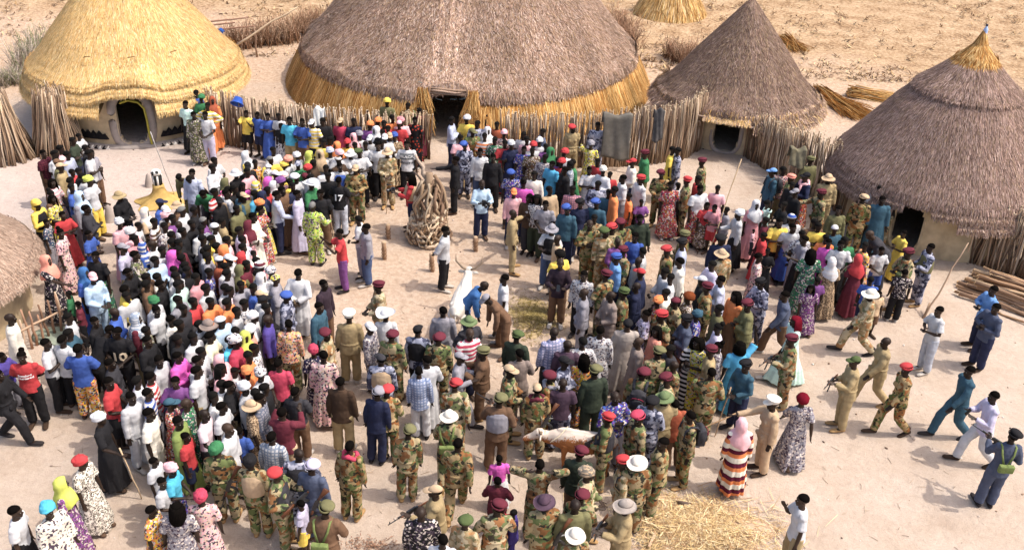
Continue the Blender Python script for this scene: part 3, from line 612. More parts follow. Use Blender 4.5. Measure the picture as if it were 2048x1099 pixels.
# ------------------------------------------------------------------ stack of long poles at the right
base = at(1985, 590); dv = (at(2120, 620)-at(1920, 560)).normalized(); sv = Vector((-dv.y, dv.x, 0))
for k in range(44):
    lay = 0 if k < 17 else (1 if k < 31 else (2 if k < 40 else 3)); z = .06+lay*.13+rnd.uniform(-.01, .03); off = rnd.uniform(-.9, .9)*(1-.2*lay)+.25; L = rnd.uniform(2.3, 3.3); st = rnd.uniform(-.9, -.25)+.12*lay
    d = (dv+sv*rnd.gauss(0, .10)+Vector((0, 0, rnd.gauss(0, .012)))).normalized(); a = base+sv*off+dv*st+Vector((0, 0, z)); r0 = rnd.uniform(.03, .058); col = pick([(.42, .27, .16), (.34, .21, .125), (.50, .36, .23), (.27, .17, .11)], 1)[0]
    g = G(); b = a+d*L; b.z = max(b.z, .05); stick(g, (0, 0, 0), b-a, r0, r0*.7, col, .012, 7, 6); stick(g, tuple(-d*.012), (0, 0, 0), r0*.9, r0, (.60, .40, .22), 0, 7, 2)
    tag(place('wooden_pole', g.mesh('pole', True, True), mats=[WOODA], loc=a), 'long peeled pole lying in the stack at the right edge', 'pole', 'poles lying in the stack at the right edge')
p, q = at(1846, 636), at(1937, 485, 1.75); g = G(); stick(g, p, q, .028, .016, (.33, .23, .16), .006, 6, 7); tag(place('leaning_pole', g.mesh('p', True, True), mats=[WOODA]), 'long bent pole leaning beside the soldier with green scarf', 'pole')
p = at(1848, 634); q = at(1860, 606, .25); g = G(); stick(g, p, q, .035, .03, (.36, .24, .16), .01, 6, 4); tag(place('wooden_stake', g.mesh('p', True, True), mats=[WOODA]), 'short stake at the foot of the long bent pole', 'stake')
# ------------------------------------------------------------------ rail fence at the lower left
rf = tag(empty('rail_fence', at(80, 660)), 'low rail fence of rough pickets beside the man in cream robe', 'fence'); o0 = Vector(rf.location)
ra, rb = at(30, 668, .55), at(128, 618, .55); g = G(); stick(g, ra-o0, rb-o0, .03, .025, (.42, .29, .2), .01, 6, 6); place('rail', g.mesh('rail', True, True), rf, [WOODA])
for k in range(9):
    t = k/8; p = ra.lerp(rb, t); g = G(); hh = rnd.uniform(.7, 1.05); stick(g, (p.x-o0.x+rnd.uniform(-.05, .05), p.y-o0.y, 0), (p.x-o0.x+rnd.uniform(-.12, .04), p.y-o0.y+rnd.uniform(-.05, .05), hh), .035, .022, pick([(.42, .28, .2), (.34, .2, .13), (.48, .34, .24)], 1)[0], .02, 6, 5); place('picket', g.mesh('pk', True, True), rf, [WOODA])
p = at(114, 672); g = G(); ellip(g, (0, 0, .03), (.55, .4, .04), 20, 6); set_n = g.v[-1]; g.v[-1] = set_n+np.c_[0*set_n[:, :2], .05*noise3(set_n, 6)[:, None]]; tag(place('plastic_sheet', g.mesh('s'), mats=[simple('grey_green_sheet', (.25, .28, .22), .7)], loc=p), 'grey green sheet on the ground behind the rail fence', 'sheet')
# ------------------------------------------------------------------ straw heap, dung, dry grass, litter
def scatter_straw(name, label, cx, cy, rx, ry, hgt, n, pal, ln, wd, cat, kind='stuff', under=None):
    g = G()
    if under:
        N = 40; V = [(0, 0, hgt)]; f = []
        for i in range(1, 9):
            for j in range(N):
                a = 6.2832*j/N; q = i/8; k = 1+.14*math.sin(3*a+1)+.08*math.sin(7*a)
                V.append((rx*q*k*math.cos(a), ry*q*k*math.sin(a), hgt*(1-q*q)**1.2+.03*math.sin(q*9+a*4)*(1-q)-.004*q))
        for j in range(N): f.append((0, 1+j, 1+(j+1) % N))
        for i in range(7):
            for j in range(N): f.append((1+i*N+j, 1+(i+1)*N+j, 1+(i+1)*N+(j+1) % N, 1+i*N+(j+1) % N))
        Va = np.array(V); Va[:, 2] += .025*noise3(Va, 5)*np.clip(Va[:, 2]*20, 0, 1)
        cc = np.array(under)*(1+.25*noise3(Va, 7))[:, None]; g.add(Va, f, np.clip(cc, .01, 1))
    a = rg.uniform(0, 6.283, n); q = np.abs(rg.normal(0, .62, n))**.8; q *= 1+.16*np.sin(3*a+1)+.10*np.sin(7*a); x = rx*q*np.cos(a); y = ry*q*np.sin(a); z = hgt*np.clip(1-q*q, 0, 1)**1.2+rg.uniform(.005, .05, n)
    b = rg.uniform(0, 6.283, n); l = ln*rg.uniform(.3, 1.2, n); w = wd*rg.uniform(.5, 1.3, n); e = rg.normal(0, .12, n)*l
    d = np.c_[np.cos(b)*l, np.sin(b)*l, e]; s = np.c_[-np.sin(b)*w, np.cos(b)*w, 0*w]; p0 = np.c_[x, y, z]-d/2; p1 = p0+d; p0[:, 2] = np.maximum(p0[:, 2], .006); p1[:, 2] = np.maximum(p1[:, 2], .006)
    g.quads(np.stack([p0-s/2, p0+s/2, p1+s/4, p1-s/4], 1), np.clip(pick(pal, n), .01, .95))
    tag(place(name, g.mesh(name, False, True), mats=[STRAW], loc=(cx, cy, 0)), label, cat, kind=kind)
c = at(1392, 1058); scatter_straw('straw', 'loose heap of yellow straw at the bottom of the picture', c.x, c.y-.1, 1.25, .95, .15, 5600, [(.62, .46, .23), (.52, .36, .17), (.70, .57, .35), (.38, .24, .12), (.30, .18, .10)], .38, .010, 'straw', under=(.46, .33, .235))
c = at(1068, 632); scatter_straw('cattle_dung', 'patch of olive trampled dung beside the man in white t-shirt', c.x, c.y, .66, .88, .015, 2400, [(.28, .21, .07), (.21, .155, .05), (.36, .28, .12), (.14, .10, .04)], .09, .018, 'dung', under=(.42, .31, .18))
c = at(745, 1092); scatter_straw('litter', 'brown bits of bark scattered near the lower left soldiers', c.x, c.y, .7, .22, .0, 320, [(.22, .12, .08), (.3, .18, .12)], .06, .02, 'litter')
def tufts():
    g = G(); n = 9000; y = 38+rg.uniform(0, 1, n)**1.3*34; x = rg.uniform(-1, 1, n)*(y*.62); k = noise3(np.c_[x*.35, y*.35, 0*x], 1.0) > rg.normal(.1, .35, n); x, y = x[k], y[k]; n = len(x)
    q = np.hypot(x-H2[0], y-H2[1]) > 7.2; x, y = x[q], y[q]; n = len(x)
    m = 5; x = np.repeat(x, m)+rg.normal(0, .12, n*m); y = np.repeat(y, m)+rg.normal(0, .12, n*m); n *= m
    b = rg.uniform(0, 6.283, n); l = rg.uniform(.06, .3, n); hz = rg.uniform(.0, .12, n); w = rg.uniform(.012, .035, n)
    p0 = np.c_[x, y, np.full(n, .10)-.10]; p0[:, 2] = .02+.10*np.clip((y-41)/8, 0, 1)*.6; p1 = p0+np.c_[np.cos(b)*l, np.sin(b)*l, hz]; s = np.c_[-np.sin(b)*w, np.cos(b)*w, 0*w]
    g.quads(np.stack([p0-s, p0+s, p1+s*.5, p1-s*.5], 1), np.clip(pick([(.30, .19, .09), (.17, .095, .05), (.12, .07, .04), (.50, .36, .2), (.09, .05, .03)], n), .01, .9))
    tag(place('dry_grass', g.mesh('g', False, True), mats=[STRAW]), 'sparse dead grass and dark clods over the dry field', 'dry grass', kind='stuff')
    g = G()
    for k in range(900):
        x0, y0 = rnd.uniform(-14, 14), rnd.uniform(11.5, 37)
        if k < 60: x0, y0 = rnd.uniform(-22, 22), rnd.uniform(36, 55)
        s = rnd.uniform(.008, .026); ellip(g, (x0, y0, s*.4+(.05 if y0 > 42 else 0)), (s*rnd.uniform(.8, 1.8), s, s*.6), 6, 4, rz=rnd.uniform(0, 3), col=rnd.choice([(.2, .13, .09), (.3, .2, .14), (.5, .42, .36), (.12, .08, .06), (.62, .58, .54)]))
    for k in range(380):
        x0, y0 = rnd.uniform(-9, 9), rnd.uniform(11.6, 22); a = rnd.uniform(0, 6.28); L = rnd.uniform(.05, .22); stick(g, (x0, y0, .012), (x0+L*math.cos(a), y0+L*math.sin(a), .012), .005, .003, pick(STICKC, 1)[0], .05, 3, 3)
    tag(place('pebbles', g.mesh('p', True, True), mats=[WOODA]), 'pebbles and twigs lying on the bare earth', 'pebbles', kind='stuff')
tufts()
def litter_bit(px, py, col, lab, s=.09):
    p = at(px, py); g = G(); ellip(g, (0, 0, s*.35), (s, s*.7, s*.35), 14, 8, rz=rnd.uniform(0, 3)); v = g.v[-1]; g.v[-1] = v*(1+.35*noise3(v, 30))[:, None]
    tag(place('plastic_bag', g.mesh('bag'), mats=[simple('bag_plastic', col, .5, .3)], loc=p), lab, 'plastic bag', 'litter on the straw heap')
litter_bit(1430, 1032, (.62, .62, .66), 'grey white plastic bag on the straw heap', .10); litter_bit(1438, 1030, (.75, .5, .08), 'small yellow scrap beside the grey white bag on the straw'); litter_bit(1470, 1065, (.42, .45, .62), 'bluish plastic bag at the right end of the straw heap', .11); litter_bit(1347, 1024, (.75, .7, .66), 'white scrap in the middle of the straw heap', .05); litter_bit(1372, 1096, (.78, .75, .72), 'white scrap at the lower edge of the straw heap', .05)
p = at(1366, 1010); g = G(); revolve(g, [(.001, .10), (.10, .07), (.15, .0), (.145, -.02), (.09, .05)], (1, 1, 1), 24, .04); o = tag(place('calabash_shard', g.mesh('shard'), mats=[simple('brown_gourd', (.14, .10, .08), .8)], loc=(p.x, p.y, .07), rot=(2.5, .5, .4)), 'broken brown gourd shell half sunk in the straw heap', 'gourd shell')
p, q = at(1298, 1092, .12), at(1312, 1062, .12); g = G(); box(g, (0, 0, 0), (.045, (q-p).length, .012)); o = place('wood_slat', g.mesh('s', False), mats=[simple('pale_wood', (.46, .31, .2))], loc=(p+q)/2, rot=(0, 0, math.atan2(q.y-p.y, q.x-p.x)-math.pi/2)); tag(o, 'short pale wooden slat on the left of the straw heap', 'slat')
# ------------------------------------------------------------------ bodies: poses
def nrm(v): v = np.array(v, float); return v/np.linalg.norm(v)
ARMS = {  # (upper arm direction, forearm direction) for the right arm, x outwards
 'down': ((.16, .02, -1), (.05, .16, -1)), 'fold': ((.30, .22, -.9), (-.80, .50, .22)), 'fold2': ((.30, .20, -.9), (-.80, .52, .02)), 'clasp': ((.22, .10, -1), (-.52, .70, -.30)),
 'chest': ((.24, .32, -.9), (-.42, .85, .30)), 'face': ((.22, .65, -.55), (-.22, .60, .78)), 'hip': ((.85, -.30, -.62), (-.78, .42, -.45)),
 'back': ((.22, -.32, -.92), (-.62, -.30, -.42)), 'out': ((.85, .35, -.40), (.80, .58, -.15)), 'reach': ((.25, .80, -.45), (.05, .98, -.12)), 'up': ((.55, .25, .75), (-.15, .10, 1)),
 'nape': ((.85, -.05, .42), (-.80, -.38, .28)), 'chin': ((.14, .40, -.88), (-.32, .40, .86)), 'stick': ((.24, .28, -.92), (.10, .86, -.22)), 'rr': ((.30, -.12, -.95), (-.40, .86, -.12)), 'rl': ((.20, .42, -.85), (-.30, .86, .22)),
 'swf': ((.14, .45, -.9), (.0, .62, -.8)), 'swb': ((.16, -.48, -.9), (.06, -.18, -1)), 'low': ((.12, .55, -.85), (-.10, .70, -.72))}
POSES = {'s': ('down', 'down', 0, 0), 'f': ('fold', 'fold2', 0, 0), 'c': ('clasp', 'clasp', 0, 0), 'p': ('chest', 'chest', 0, 0), 'q': ('face', 'face', 0, 0), 'h': ('hip', 'down', 0, 0), 'k': ('hip', 'hip', 0, 0),
 'b': ('back', 'back', 0, 0), 'g': ('reach', 'down', 0, 0), 'o': ('down', 'out', 1, 0), 'u': ('up', 'down', 0, 0), 'H': ('nape', 'nape', 0, 0), 'C': ('chin', 'down', 1, 0), 't': ('stick', 'down', 0, 0), 'r': ('rr', 'rl', 0, 0),
 'w': ('swb', 'swf', 2, .04), 'y': ('chest', 'chest', 2, .04), 'n': ('low', 'low', 1, .62)}
Z0 = np.array([0, 0, .95])
class Pose:
    def __init__(s, code):
        s.turn = {'': 0, '1': .55, '2': -.55}[code[1:]]; ar, al, legs, bend = POSES[code[0]]; s.bend = bend; s.drop = .03 if legs == 2 else 0.0
        s.R = np.array(Matrix.Rotation(-bend, 3, 'X'))
        s.sh = {}; s.el = {}; s.wr = {}; s.hd = {}
        for sg, nm in ((1, ar), (-1, al)):
            u, f = ARMS[nm]; m = np.array([sg, 1, 1]); u = nrm(u)*m; f = nrm(f)*m
            a = np.array([sg*.166, 0, 1.408]); b = a+u*.29; c = b+f*.255
            s.sh[sg], s.el[sg], s.wr[sg], s.hd[sg] = s.up(a), s.up(b), s.up(c), s.R@f
        s.hip = {}; s.kn = {}; s.an = {}; s.toe = {}
        for sg in (1, -1):
            s.hip[sg] = np.array([sg*.088, 0, .93])
            if legs == 0: s.kn[sg] = np.array([sg*.10, .02, .50]); s.an[sg] = np.array([sg*.105, -.01, .085]); s.toe[sg] = np.array([sg*.13, .19, .035])
            elif legs == 1: s.kn[sg] = np.array([sg*.155, .05, .50]); s.an[sg] = np.array([sg*.20, .02, .085]); s.toe[sg] = np.array([sg*.26, .21, .035])
            elif sg == 1: s.kn[sg] = np.array([.09, .23, .53]); s.an[sg] = np.array([.09, .31, .10]); s.toe[sg] = np.array([.10, .52, .075])
            else: s.kn[sg] = np.array([-.09, -.02, .50]); s.an[sg] = np.array([-.095, -.31, .17]); s.toe[sg] = np.array([-.11, -.15, .035])
        s.head = s.up((0, .015, 1.635)); s.RH = s.R@np.array(Matrix.Rotation(s.turn, 3, 'Z'))
    def up(s, p): return Z0+s.R@(np.array(p, float)-Z0)
_P = {}
def pose(c):
    if c not in _P: _P[c] = Pose(c)
    return _P[c]
def torso(g, P, lev, n=16):
    pts = [P.up((0, (l[3] if len(l) > 3 else 0), l[0])) if l[0] >= .95 else np.array((0, (l[3] if len(l) > 3 else 0), l[0])) for l in lev]
    tube(g, pts, [(l[1], l[2]) for l in lev], n=n)
def arm(g, P, sg, frac, r, n=9):
    """sleeve: frac of the two arm bones covered"""
    a, b, c = P.sh[sg], P.el[sg], P.wr[sg]
    if frac <= 1: e = a+(b-a)*frac; pts = [a+np.array([-sg*.03, 0, .0]), a+(e-a)*.5, e]; rad = [r[0], r[0]*.98, r[1]]
    else: e = b+(c-b)*(frac-1); pts = [a+np.array([-sg*.03, 0, 0]), a+(b-a)*.5, b, (b+e)/2, e]; rad = [r[0], r[0]*.92, r[1], r[1]*.92, r[2]]
    ellip(g, a-np.array([sg*.006, 0, .006]), (r[0]*1.0,)*3, 8, 6); tube(g, pts, rad, n=n)
    if frac > 1: ellip(g, b, (r[1]*1.02,)*3, 8, 6)
def hand(g, P, sg):
    w, f = P.wr[sg], P.hd[sg]; side = nrm(np.cross(f, (0.3*sg, .2, 1))); nor = nrm(np.cross(side, f))
    tube(g, [w-f*.02, w+f*.03, w+f*.09], [(.026, .020), (.036, .016), (.040, .015)], side=side, n=10)
    for k, (o, L) in enumerate(((-.030, .060), (-.010, .074), (.010, .070), (.029, .054))):
        a = w+f*.085+side*o; m = a+f*L*.5+nor*.006; e = a+f*L*.9+nor*.024; tube(g, [a, m, e], [.0095, .0088, .0072], n=6)
    a = w+f*.025-side*.030; tube(g, [a, a-side*.028+f*.028+nor*.008, a-side*.032+f*.062+nor*.018], [.012, .011, .008], n=6)
def body_mesh(code, lod):
    P = pose(code); g = G()
    torso(g, P, [(.84, .13, .10), (.92, .155, .108), (1.02, .14, .095), (1.12, .128, .09), (1.25, .152, .105), (1.36, .155, .092), (1.41, .128, .07), (1.455, .075, .06), (1.50, .052, .052, .005), (1.57, .050, .052, .012)])
    for sg in (1, -1):
        a, b, c = P.sh[sg], P.el[sg], P.wr[sg]
        ellip(g, a-np.array([sg*.008, 0, .004]), (.047,)*3, 8, 6); tube(g, [a, a+(b-a)*.45, b, b+(c-b)*.3, c], [.046, .042, .034, .038, .024], n=9)
        if not lod: hand(g, P, sg)
        else: ellip(g, c+P.hd[sg]*.08, (.035, .04, .06), 6, 5)
        h, k, an, to = P.hip[sg], P.kn[sg], P.an[sg], P.toe[sg]
        tube(g, [h, h+(k-h)*.5, k, k+(an-k)*.33+np.array([0, -.012, 0]), an], [.088, .072, .052, .054, .036], n=10)
        hl = an+np.array([0, -.05, 0]); hl[2] = max(an[2]-.04, .03); mid = (hl+to)/2+np.array([0, 0, .02])
        tube(g, [an, hl+np.array([0, .02, .02]), mid, to], [(.036, .036), (.036, .034), (.042, .032), (.040, .02)], n=8)
    hc = P.head; rx = P.RH
    def hp(x, y, z): return hc+P.RH@np.array((x, y, z))
    ellip(g, hp(0, -.012, .028), (.074, .094, .088), 14, 10, rx); ellip(g, hp(0, .018, -.040), (.056, .066, .076), 12, 8, rx)
    if not lod:
        ellip(g, hp(0, .092, -.022), (.016, .020, .022), 8, 6, rx); ellip(g, hp(0, .086, -.064), (.026, .013, .013), 8, 6, rx); ellip(g, hp(0, .072, .020), (.056, .018, .014), 10, 6, rx)
        ellip(g, hp(0, .066, -.100), (.026, .022, .016), 8, 6, rx)
        for sx in (-1, 1): ellip(g, hp(sx*.074, -.008, -.012), (.010, .020, .030), 6, 6, rx)
    me = remesh(g, .030 if lod else .0095, 1 if lod else 2, 'body')
    me.materials.append(SKIN)
    if not lod:
        me2 = G(); n0 = len(me.vertices); V = get_co(me); f = [tuple(p.vertices) for p in me.polygons]
        me2.add(V, f)
        for sx in (-1, 1): ellip(me2, hp(sx*.030, .0785, .002), (.011, .007, .006), 8, 6, rx, mi=1); ellip(me2, hp(sx*.030, .0845, .002), (.006, .0025, .006), 6, 5, rx, mi=0)
        bpy.data.meshes.remove(me); me = me2.mesh('body'); me.materials.append(SKIN); me.materials.append(EYE)
    return me
SH = [(1.07, .152, .118), (1.20, .162, .120), (1.33, .188, .120), (1.40, .184, .104), (1.447, .130, .086), (1.480, .070, .064)]
def garment_mesh(kind, code, lod):
    P = pose(code); g = G(); walk = POSES[code[0]][2] == 2; wide = POSES[code[0]][2] == 1
    if kind in ('tee', 'shirt', 'jacket'):
        e = .012 if kind == 'jacket' else 0
        lo = [(.80, .190+e, .150+e), (.93, .182+e, .140+e)] if kind != 'tee' else [(.85, .186, .146), (.95, .176, .134)]
        torso(g, P, lo+[(a, b+e, c+e) for a, b, c in SH])
        for sg in (1, -1): arm(g, P, sg, {'tee': .72, 'shirt': 1.95, 'jacket': 1.96}[kind], (.076, .084, .0) if kind == 'tee' else (.076+e*.4, .064+e*.4, .050+e*.4))
        if kind != 'tee' and not lod:
            c = P.up((0, 0, 1.47)); t = np.linspace(0, 6.283, 14); pts = [P.up((.070*math.cos(a), .066*math.sin(a)+.008, 1.472-.018*math.sin(a))) for a in t]; tube(g, pts, [.016]*14, side=(0, 0, 1), n=6)
        if kind == 'jacket' and not lod:
            for sx in (-1, 1):
                for zz in (1.26, .92): q = P.up((sx*.085, .128 if zz > 1 else .145, zz)) if zz > .95 else np.array((sx*.09, .152, zz)); ellip(g, q, (.052, .022, .055), 8, 6)
            pts = [P.up((.178*math.cos(a), .136*math.sin(a), 1.03)) for a in np.linspace(0, 6.283, 18)]; tube(g, pts, [.016]*18, side=(0, 0, 1), n=6)
    elif kind == 'robe':
        y = .13 if walk else 0
        torso(g, P, [(.13, .25+wide*.08, .23+y), (.45, .235+wide*.04, .21+y*.5), (.80, .205, .165), (.95, .19, .145)]+[(a, b+.012, c+.008) for a, b, c in SH], 20)
        for sg in (1, -1): arm(g, P, sg, 1.9, (.080, .070, .066))
    elif kind == 'dress':
        y = .15 if walk else 0
        torso(g, P, [(.10, .27+wide*.08, .25+y), (.40, .245+wide*.04, .22+y*.6), (.72, .215, .175), (.95, .185, .142), (1.09, .148, .112)]+[(a, b*.97, c) for a, b, c in SH[1:]], 20)
        for sg in (1, -1): arm(g, P, sg, .85, (.072, .078, 0))
    elif kind == 'skirt':
        y = .15 if walk else 0
        torso(g, P, [(.16, .25+wide*.08, .23+y), (.5, .225, .20+y*.5), (.80, .20, .16), (.95, .18, .135), (1.06, .152, .112)], 20)
    elif kind in ('trousers', 'shorts'):
        torso(g, P, [(.80, .16, .125), (.88, .175, .130), (.95, .168, .122), (1.06, .150, .108)])
        for sg in (1, -1):
            h, k, an = P.hip[sg], P.kn[sg], P.an[sg]
            if kind == 'shorts': tube(g, [h, h+(k-h)*.5, h+(k-h)*1.02], [.105, .102, .098], n=12)
            else: tube(g, [h, h+(k-h)*.5, k, k+(an-k)*.5, k+(an-k)*.97], [.106, .100, .088, .086, .080], n=12); ellip(g, k, (.088,)*3, 8, 6)
    elif kind == 'vest':
        torso(g, P, [(1.0, .19, .158), (1.2, .195, .160), (1.34, .192, .145), (1.42, .150, .112)])
        if not lod:
            for sx in (-.1, 0, .1): ellip(g, P.up((sx, .158, 1.12)), (.046, .035, .06), 8, 6)
    me = remesh(g, .030 if lod else .014, 2, kind)
    V = get_co(me); Nn = get_no(me)
    if not lod:
        am = .011 if kind in ('shirt', 'tee', 'jacket', 'trousers') else .006
        d = noise3(V*np.array((1, 1, 1.5)), 9)*am+noise3(V+3, 24)*am*.5
        V = V+Nn*d[:, None]
    if kind in ('dress', 'robe', 'skirt'):
        a = np.arctan2(V[:, 1], V[:, 0]); k = np.clip((.98-V[:, 2])/.8, 0, 1); r = np.hypot(V[:, 0], V[:, 1])
        q = 1+k*(.065*np.sin(a*9+1.3)+.05*np.sin(a*5)+.03*np.sin(a*16+2)); inner = (r > .02)[:, None]
        V[:, :2] = np.where(inner, V[:, :2]*q[:, None], V[:, :2]); V[:, 2] += k*.02*np.sin(a*4+.7)*(V[:, 2] < .4)
    set_co(me, V)
    return me
_M = {}
def mesh_of(kind, code, lod=False):
    if kind != 'body': code = code[0]
    key = (kind, code, lod)
    if key not in _M: _M[key] = body_mesh(code, lod) if kind == 'body' else garment_mesh(kind, code, lod)
    return _M[key]
# ------------------------------------------------------------------ things on heads; origin at the head centre, face towards +y
def shell(g, r, c, emin, n=22, m=8, disp=None, col=None):
    V = []; f = []
    for i in range(m):
        for j in range(n):
            a = 2*math.pi*j/n; e0 = math.radians(emin(a) if callable(emin) else emin); e = e0+(math.pi/2-.12-e0)*i/(m-1)
            k = 1+(disp(a, e) if disp else 0); V.append((c[0]+r[0]*k*math.cos(e)*math.sin(a), c[1]+r[1]*k*math.cos(e)*math.cos(a), c[2]+r[2]*k*math.sin(e)))
    V.append((c[0], c[1], c[2]+r[2]*(1+(disp(0, 1.57) if disp else 0))))
    for i in range(m-1):
        for j in range(n): f.append((i*n+j, (i+1)*n+j, (i+1)*n+(j+1) % n, i*n+(j+1) % n)[::-1])
    for j in range(n): f.append(((m-1)*n+j, (m-1)*n+(j+1) % n, len(V)-1))
    b = len(V); V.append((c[0], c[1], c[2]-.01))
    for j in range(n): f.append((j, b, (j+1) % n))
    g.add(V, f, col)
def brim(g, ri, ro, z, droop, curl=0, n=28):
    V = []; f = []
    for t in (0, -.008):
        for (rr, zz) in ((ri, z), ((ri[0]+ro[0])/2, z-droop*.35), (ro, z-droop)) if False else ((ri, z), (((ri[0]+ro[0])/2, (ri[1]+ro[1])/2), z-droop*.4), (ro, z-droop)):
            for j in range(n):
                a = 2*math.pi*j/n; k = (rr[0]-ri[0])/(ro[0]-ri[0]+1e-6); V.append((rr[0]*math.sin(a), rr[1]*math.cos(a), zz+t+curl*k*k*abs(math.sin(a))**2+.008*k*math.sin(3*a+.6)))
    for t in range(2):
        for i in range(2):
            for j in range(n): q = (t*3*n+i*n+j, t*3*n+i*n+(j+1) % n, t*3*n+(i+1)*n+(j+1) % n, t*3*n+(i+1)*n+j); f.append(q if t else q[::-1])
    for j in range(n): f.append((2*n+j, 2*n+(j+1) % n, 5*n+(j+1) % n, 5*n+j))
    g.add(V, f)
def head_mesh(kind, lod=False):
    g = G(); q = .6 if lod else 1
    hl = lambda a: 24-46*(1-math.cos(a))/2
    if kind in ('hair', 'braids', 'bun', 'bob'): shell(g, (.0772, .0970, .0912), (0, -.012, .029), hl, 18, 8, None if lod else (lambda a, e: .025*math.sin(a*11)*math.cos(e*9)))
    if kind == 'bun': ellip(g, (0, -.075, .115), (.052, .052, .050), 10, 7)
    if kind == 'afro': shell(g, (.118, .128, .125), (0, -.02, .035), lambda a: 18-50*(1-math.cos(a))/2, 22, 8, lambda a, e: .06*math.sin(a*9+e*7)*math.cos(e*11))
    if kind in ('braids', 'bob'):
        for k in range(19):
            a = math.pi+(k-9)*.20; x, y = .084*math.sin(a), .104*math.cos(a)-.01; L = .15 if kind == 'bob' else .26
            tube(g, [(x*.9, y*.9, .07), (x*1.12, y*1.15, -.02), (x*1.25, y*1.3, -L*.75), (x*1.2, y*1.22, -L)], [.017, .019, .016, .010], n=5)
    if kind == 'beret':
        R = np.array(Matrix.Rotation(.24, 3, 'Y') @ Matrix.Rotation(-.08, 3, 'X')); h = G(); ellip(h, (.022, -.010, .088), (.108, .124, .056), 20, 8); v = h.v[0]@R.T; g.add(v, h.f)
        tube(g, [(.083*math.sin(a), .104*math.cos(a)-.012, .062) for a in np.linspace(0, 6.283, 20)], [(.020, .008)]*20, side=(0, 0, 1), n=6); ellip(g, (-.045, .090, .092), (.016, .008, .018), 8, 6)
    if kind in ('cap', 'peaked'):
        if kind == 'cap': shell(g, (.086, .107, .105), (0, -.012, .030), 14, 20, 7)
        else:
            shell(g, (.088, .108, .075), (0, -.012, .045), 2, 20, 5); h = G(); ellip(h, (0, .0, 0), (.128, .135, .026), 24, 6); R = np.array(Matrix.Rotation(.16, 3, 'X')); g.add(h.v[0]@R.T+np.array((0, -.005, .125)), h.f)
        V = []; f = []
        for t in (0, -.008):
            for j in range(11):
                a = (j-5)/5*1.15; V.append((.084*math.sin(a), .10*math.cos(a)-.012, .056+t)); V.append((.078*math.sin(a), .090+.085*math.cos(a*.9)*math.cos(a*.6), .040+t))
        for j in range(10): f += [(2*j, 2*j+1, 2*j+3, 2*j+2), (22+2*j, 24+2*j, 25+2*j, 23+2*j), (2*j+1, 23+2*j, 25+2*j, 2*j+3)]
        g.add(V, f)
    if kind == 'hat': shell(g, (.092, .112, .115), (0, -.012, .038), 8, 20, 7, lambda a, e: .03*math.sin(3*a)); brim(g, (.088, .108), (.158, .176), .058, .050)
    if kind == 'cowboy': shell(g, (.090, .112, .135), (0, -.008, .040), 8, 22, 8, lambda a, e: -.16*max(0, math.sin(e))**6*abs(math.cos(a))); brim(g, (.088, .108), (.195, .215), .056, .01, .06)
    if kind in ('wrap', 'hood'):
        shell(g, (.106, .124, .118), (0, -.014, .042), lambda a: 2-30*(1-math.cos(a))/2, 26, 9, lambda a, e: .06*math.sin(a*2+e*11)+.045*math.sin(a*5-e*9)+.03*math.sin(a*9+e*4))
        ellip(g, (.03, -.095, .09), (.055, .045, .045), 10, 7) if kind == 'wrap' else ellip(g, (0, -.07, -.08), (.10, .07, .09), 12, 8)
    if kind == 'scarf':
        n = 26; V = []; f = []
        for (r1, r2, cy, z) in ((.02, .02, -.01, .155), (.070, .085, -.012, .132), (.100, .120, -.014, .060), (.104, .126, -.016, -.02), (.098, .115, -.012, -.085), (.125, .125, -.01, -.135), (.190, .150, -.005, -.205), (.215, .180, 0, -.30), (.20, .175, 0, -.40)):
            for j in range(n):
                a = 2*math.pi*j/n; k = 1+.05*math.sin(a*5+z*30)+.03*math.sin(a*9); fr = max(0, math.cos(a))**3
                dep = 1-(.42*fr if -.10 < z < .07 else 0); V.append((r1*k*math.sin(a), cy+r2*k*math.cos(a)*dep, z-(.05*math.cos(a*2+1) if z < -.25 else 0)))
        for i in range(8):
            for j in range(n): f.append((i*n+j, (i+1)*n+j, (i+1)*n+(j+1) % n, i*n+(j+1) % n))
        f.append(tuple(range(n))); g.add(V, f)
    if kind in ('beanie', 'kufi'): shell(g, (.088, .108, .108 if kind == 'beanie' else .085), (0, -.012, .036), lambda a: 16-22*(1-math.cos(a))/2, 20, 7)
    if kind == 'shoulder':   # scarf round the neck
        tube(g, [(.115*math.cos(a), .10*math.sin(a)+.0, -.185+.03*math.sin(a*3)-.02*math.sin(a)) for a in np.linspace(0, 6.283, 22)], [.038+.006*math.sin(k*2.1) for k in range(22)], side=(0, 0, 1), n=8); tube(g, [(-.06, .12, -.20), (-.075, .165, -.33), (-.06, .165, -.46)], [(.035, .018), (.045, .014), (.04, .01)], n=8)
    return g.mesh(kind)
_HM = {}
def hmesh(kind):
    if kind not in _HM: _HM[kind] = head_mesh(kind)
    return _HM[kind]
_SHM = {}
def shoe_mesh(code, sg, boot):
    code = code[0]; k = (code, sg, boot)
    if k not in _SHM:
        P = pose(code); an, to = P.an[sg], P.toe[sg]; g = G(); d = to-an; d[2] = 0; d = nrm(d); sl = (to[2]-max(an[2]-.05, .03))
        hl = np.array([an[0], an[1], max(an[2]-.05, .035)])-d*.065; md = hl*.45+to*.55+np.array([0, 0, .012]); e = to+d*.045
        tube(g, [hl-d*.01, hl+d*.02+np.array([0, 0, .008]), md, to+np.array([0, 0, .006]), e], [(.03, .025), (.046, .042), (.052, .040), (.050, .030), (.024, .018)], n=10)
        if boot: tube(g, [hl+d*.06, an+np.array([0, .0, .05]), an+(P.kn[sg]-an)*.42], [(.050, .045), (.056, .056), (.064, .064)], n=10)
        me = remesh(g, .013, 1, 'shoe'); _SHM[k] = me
    return _SHM[k]
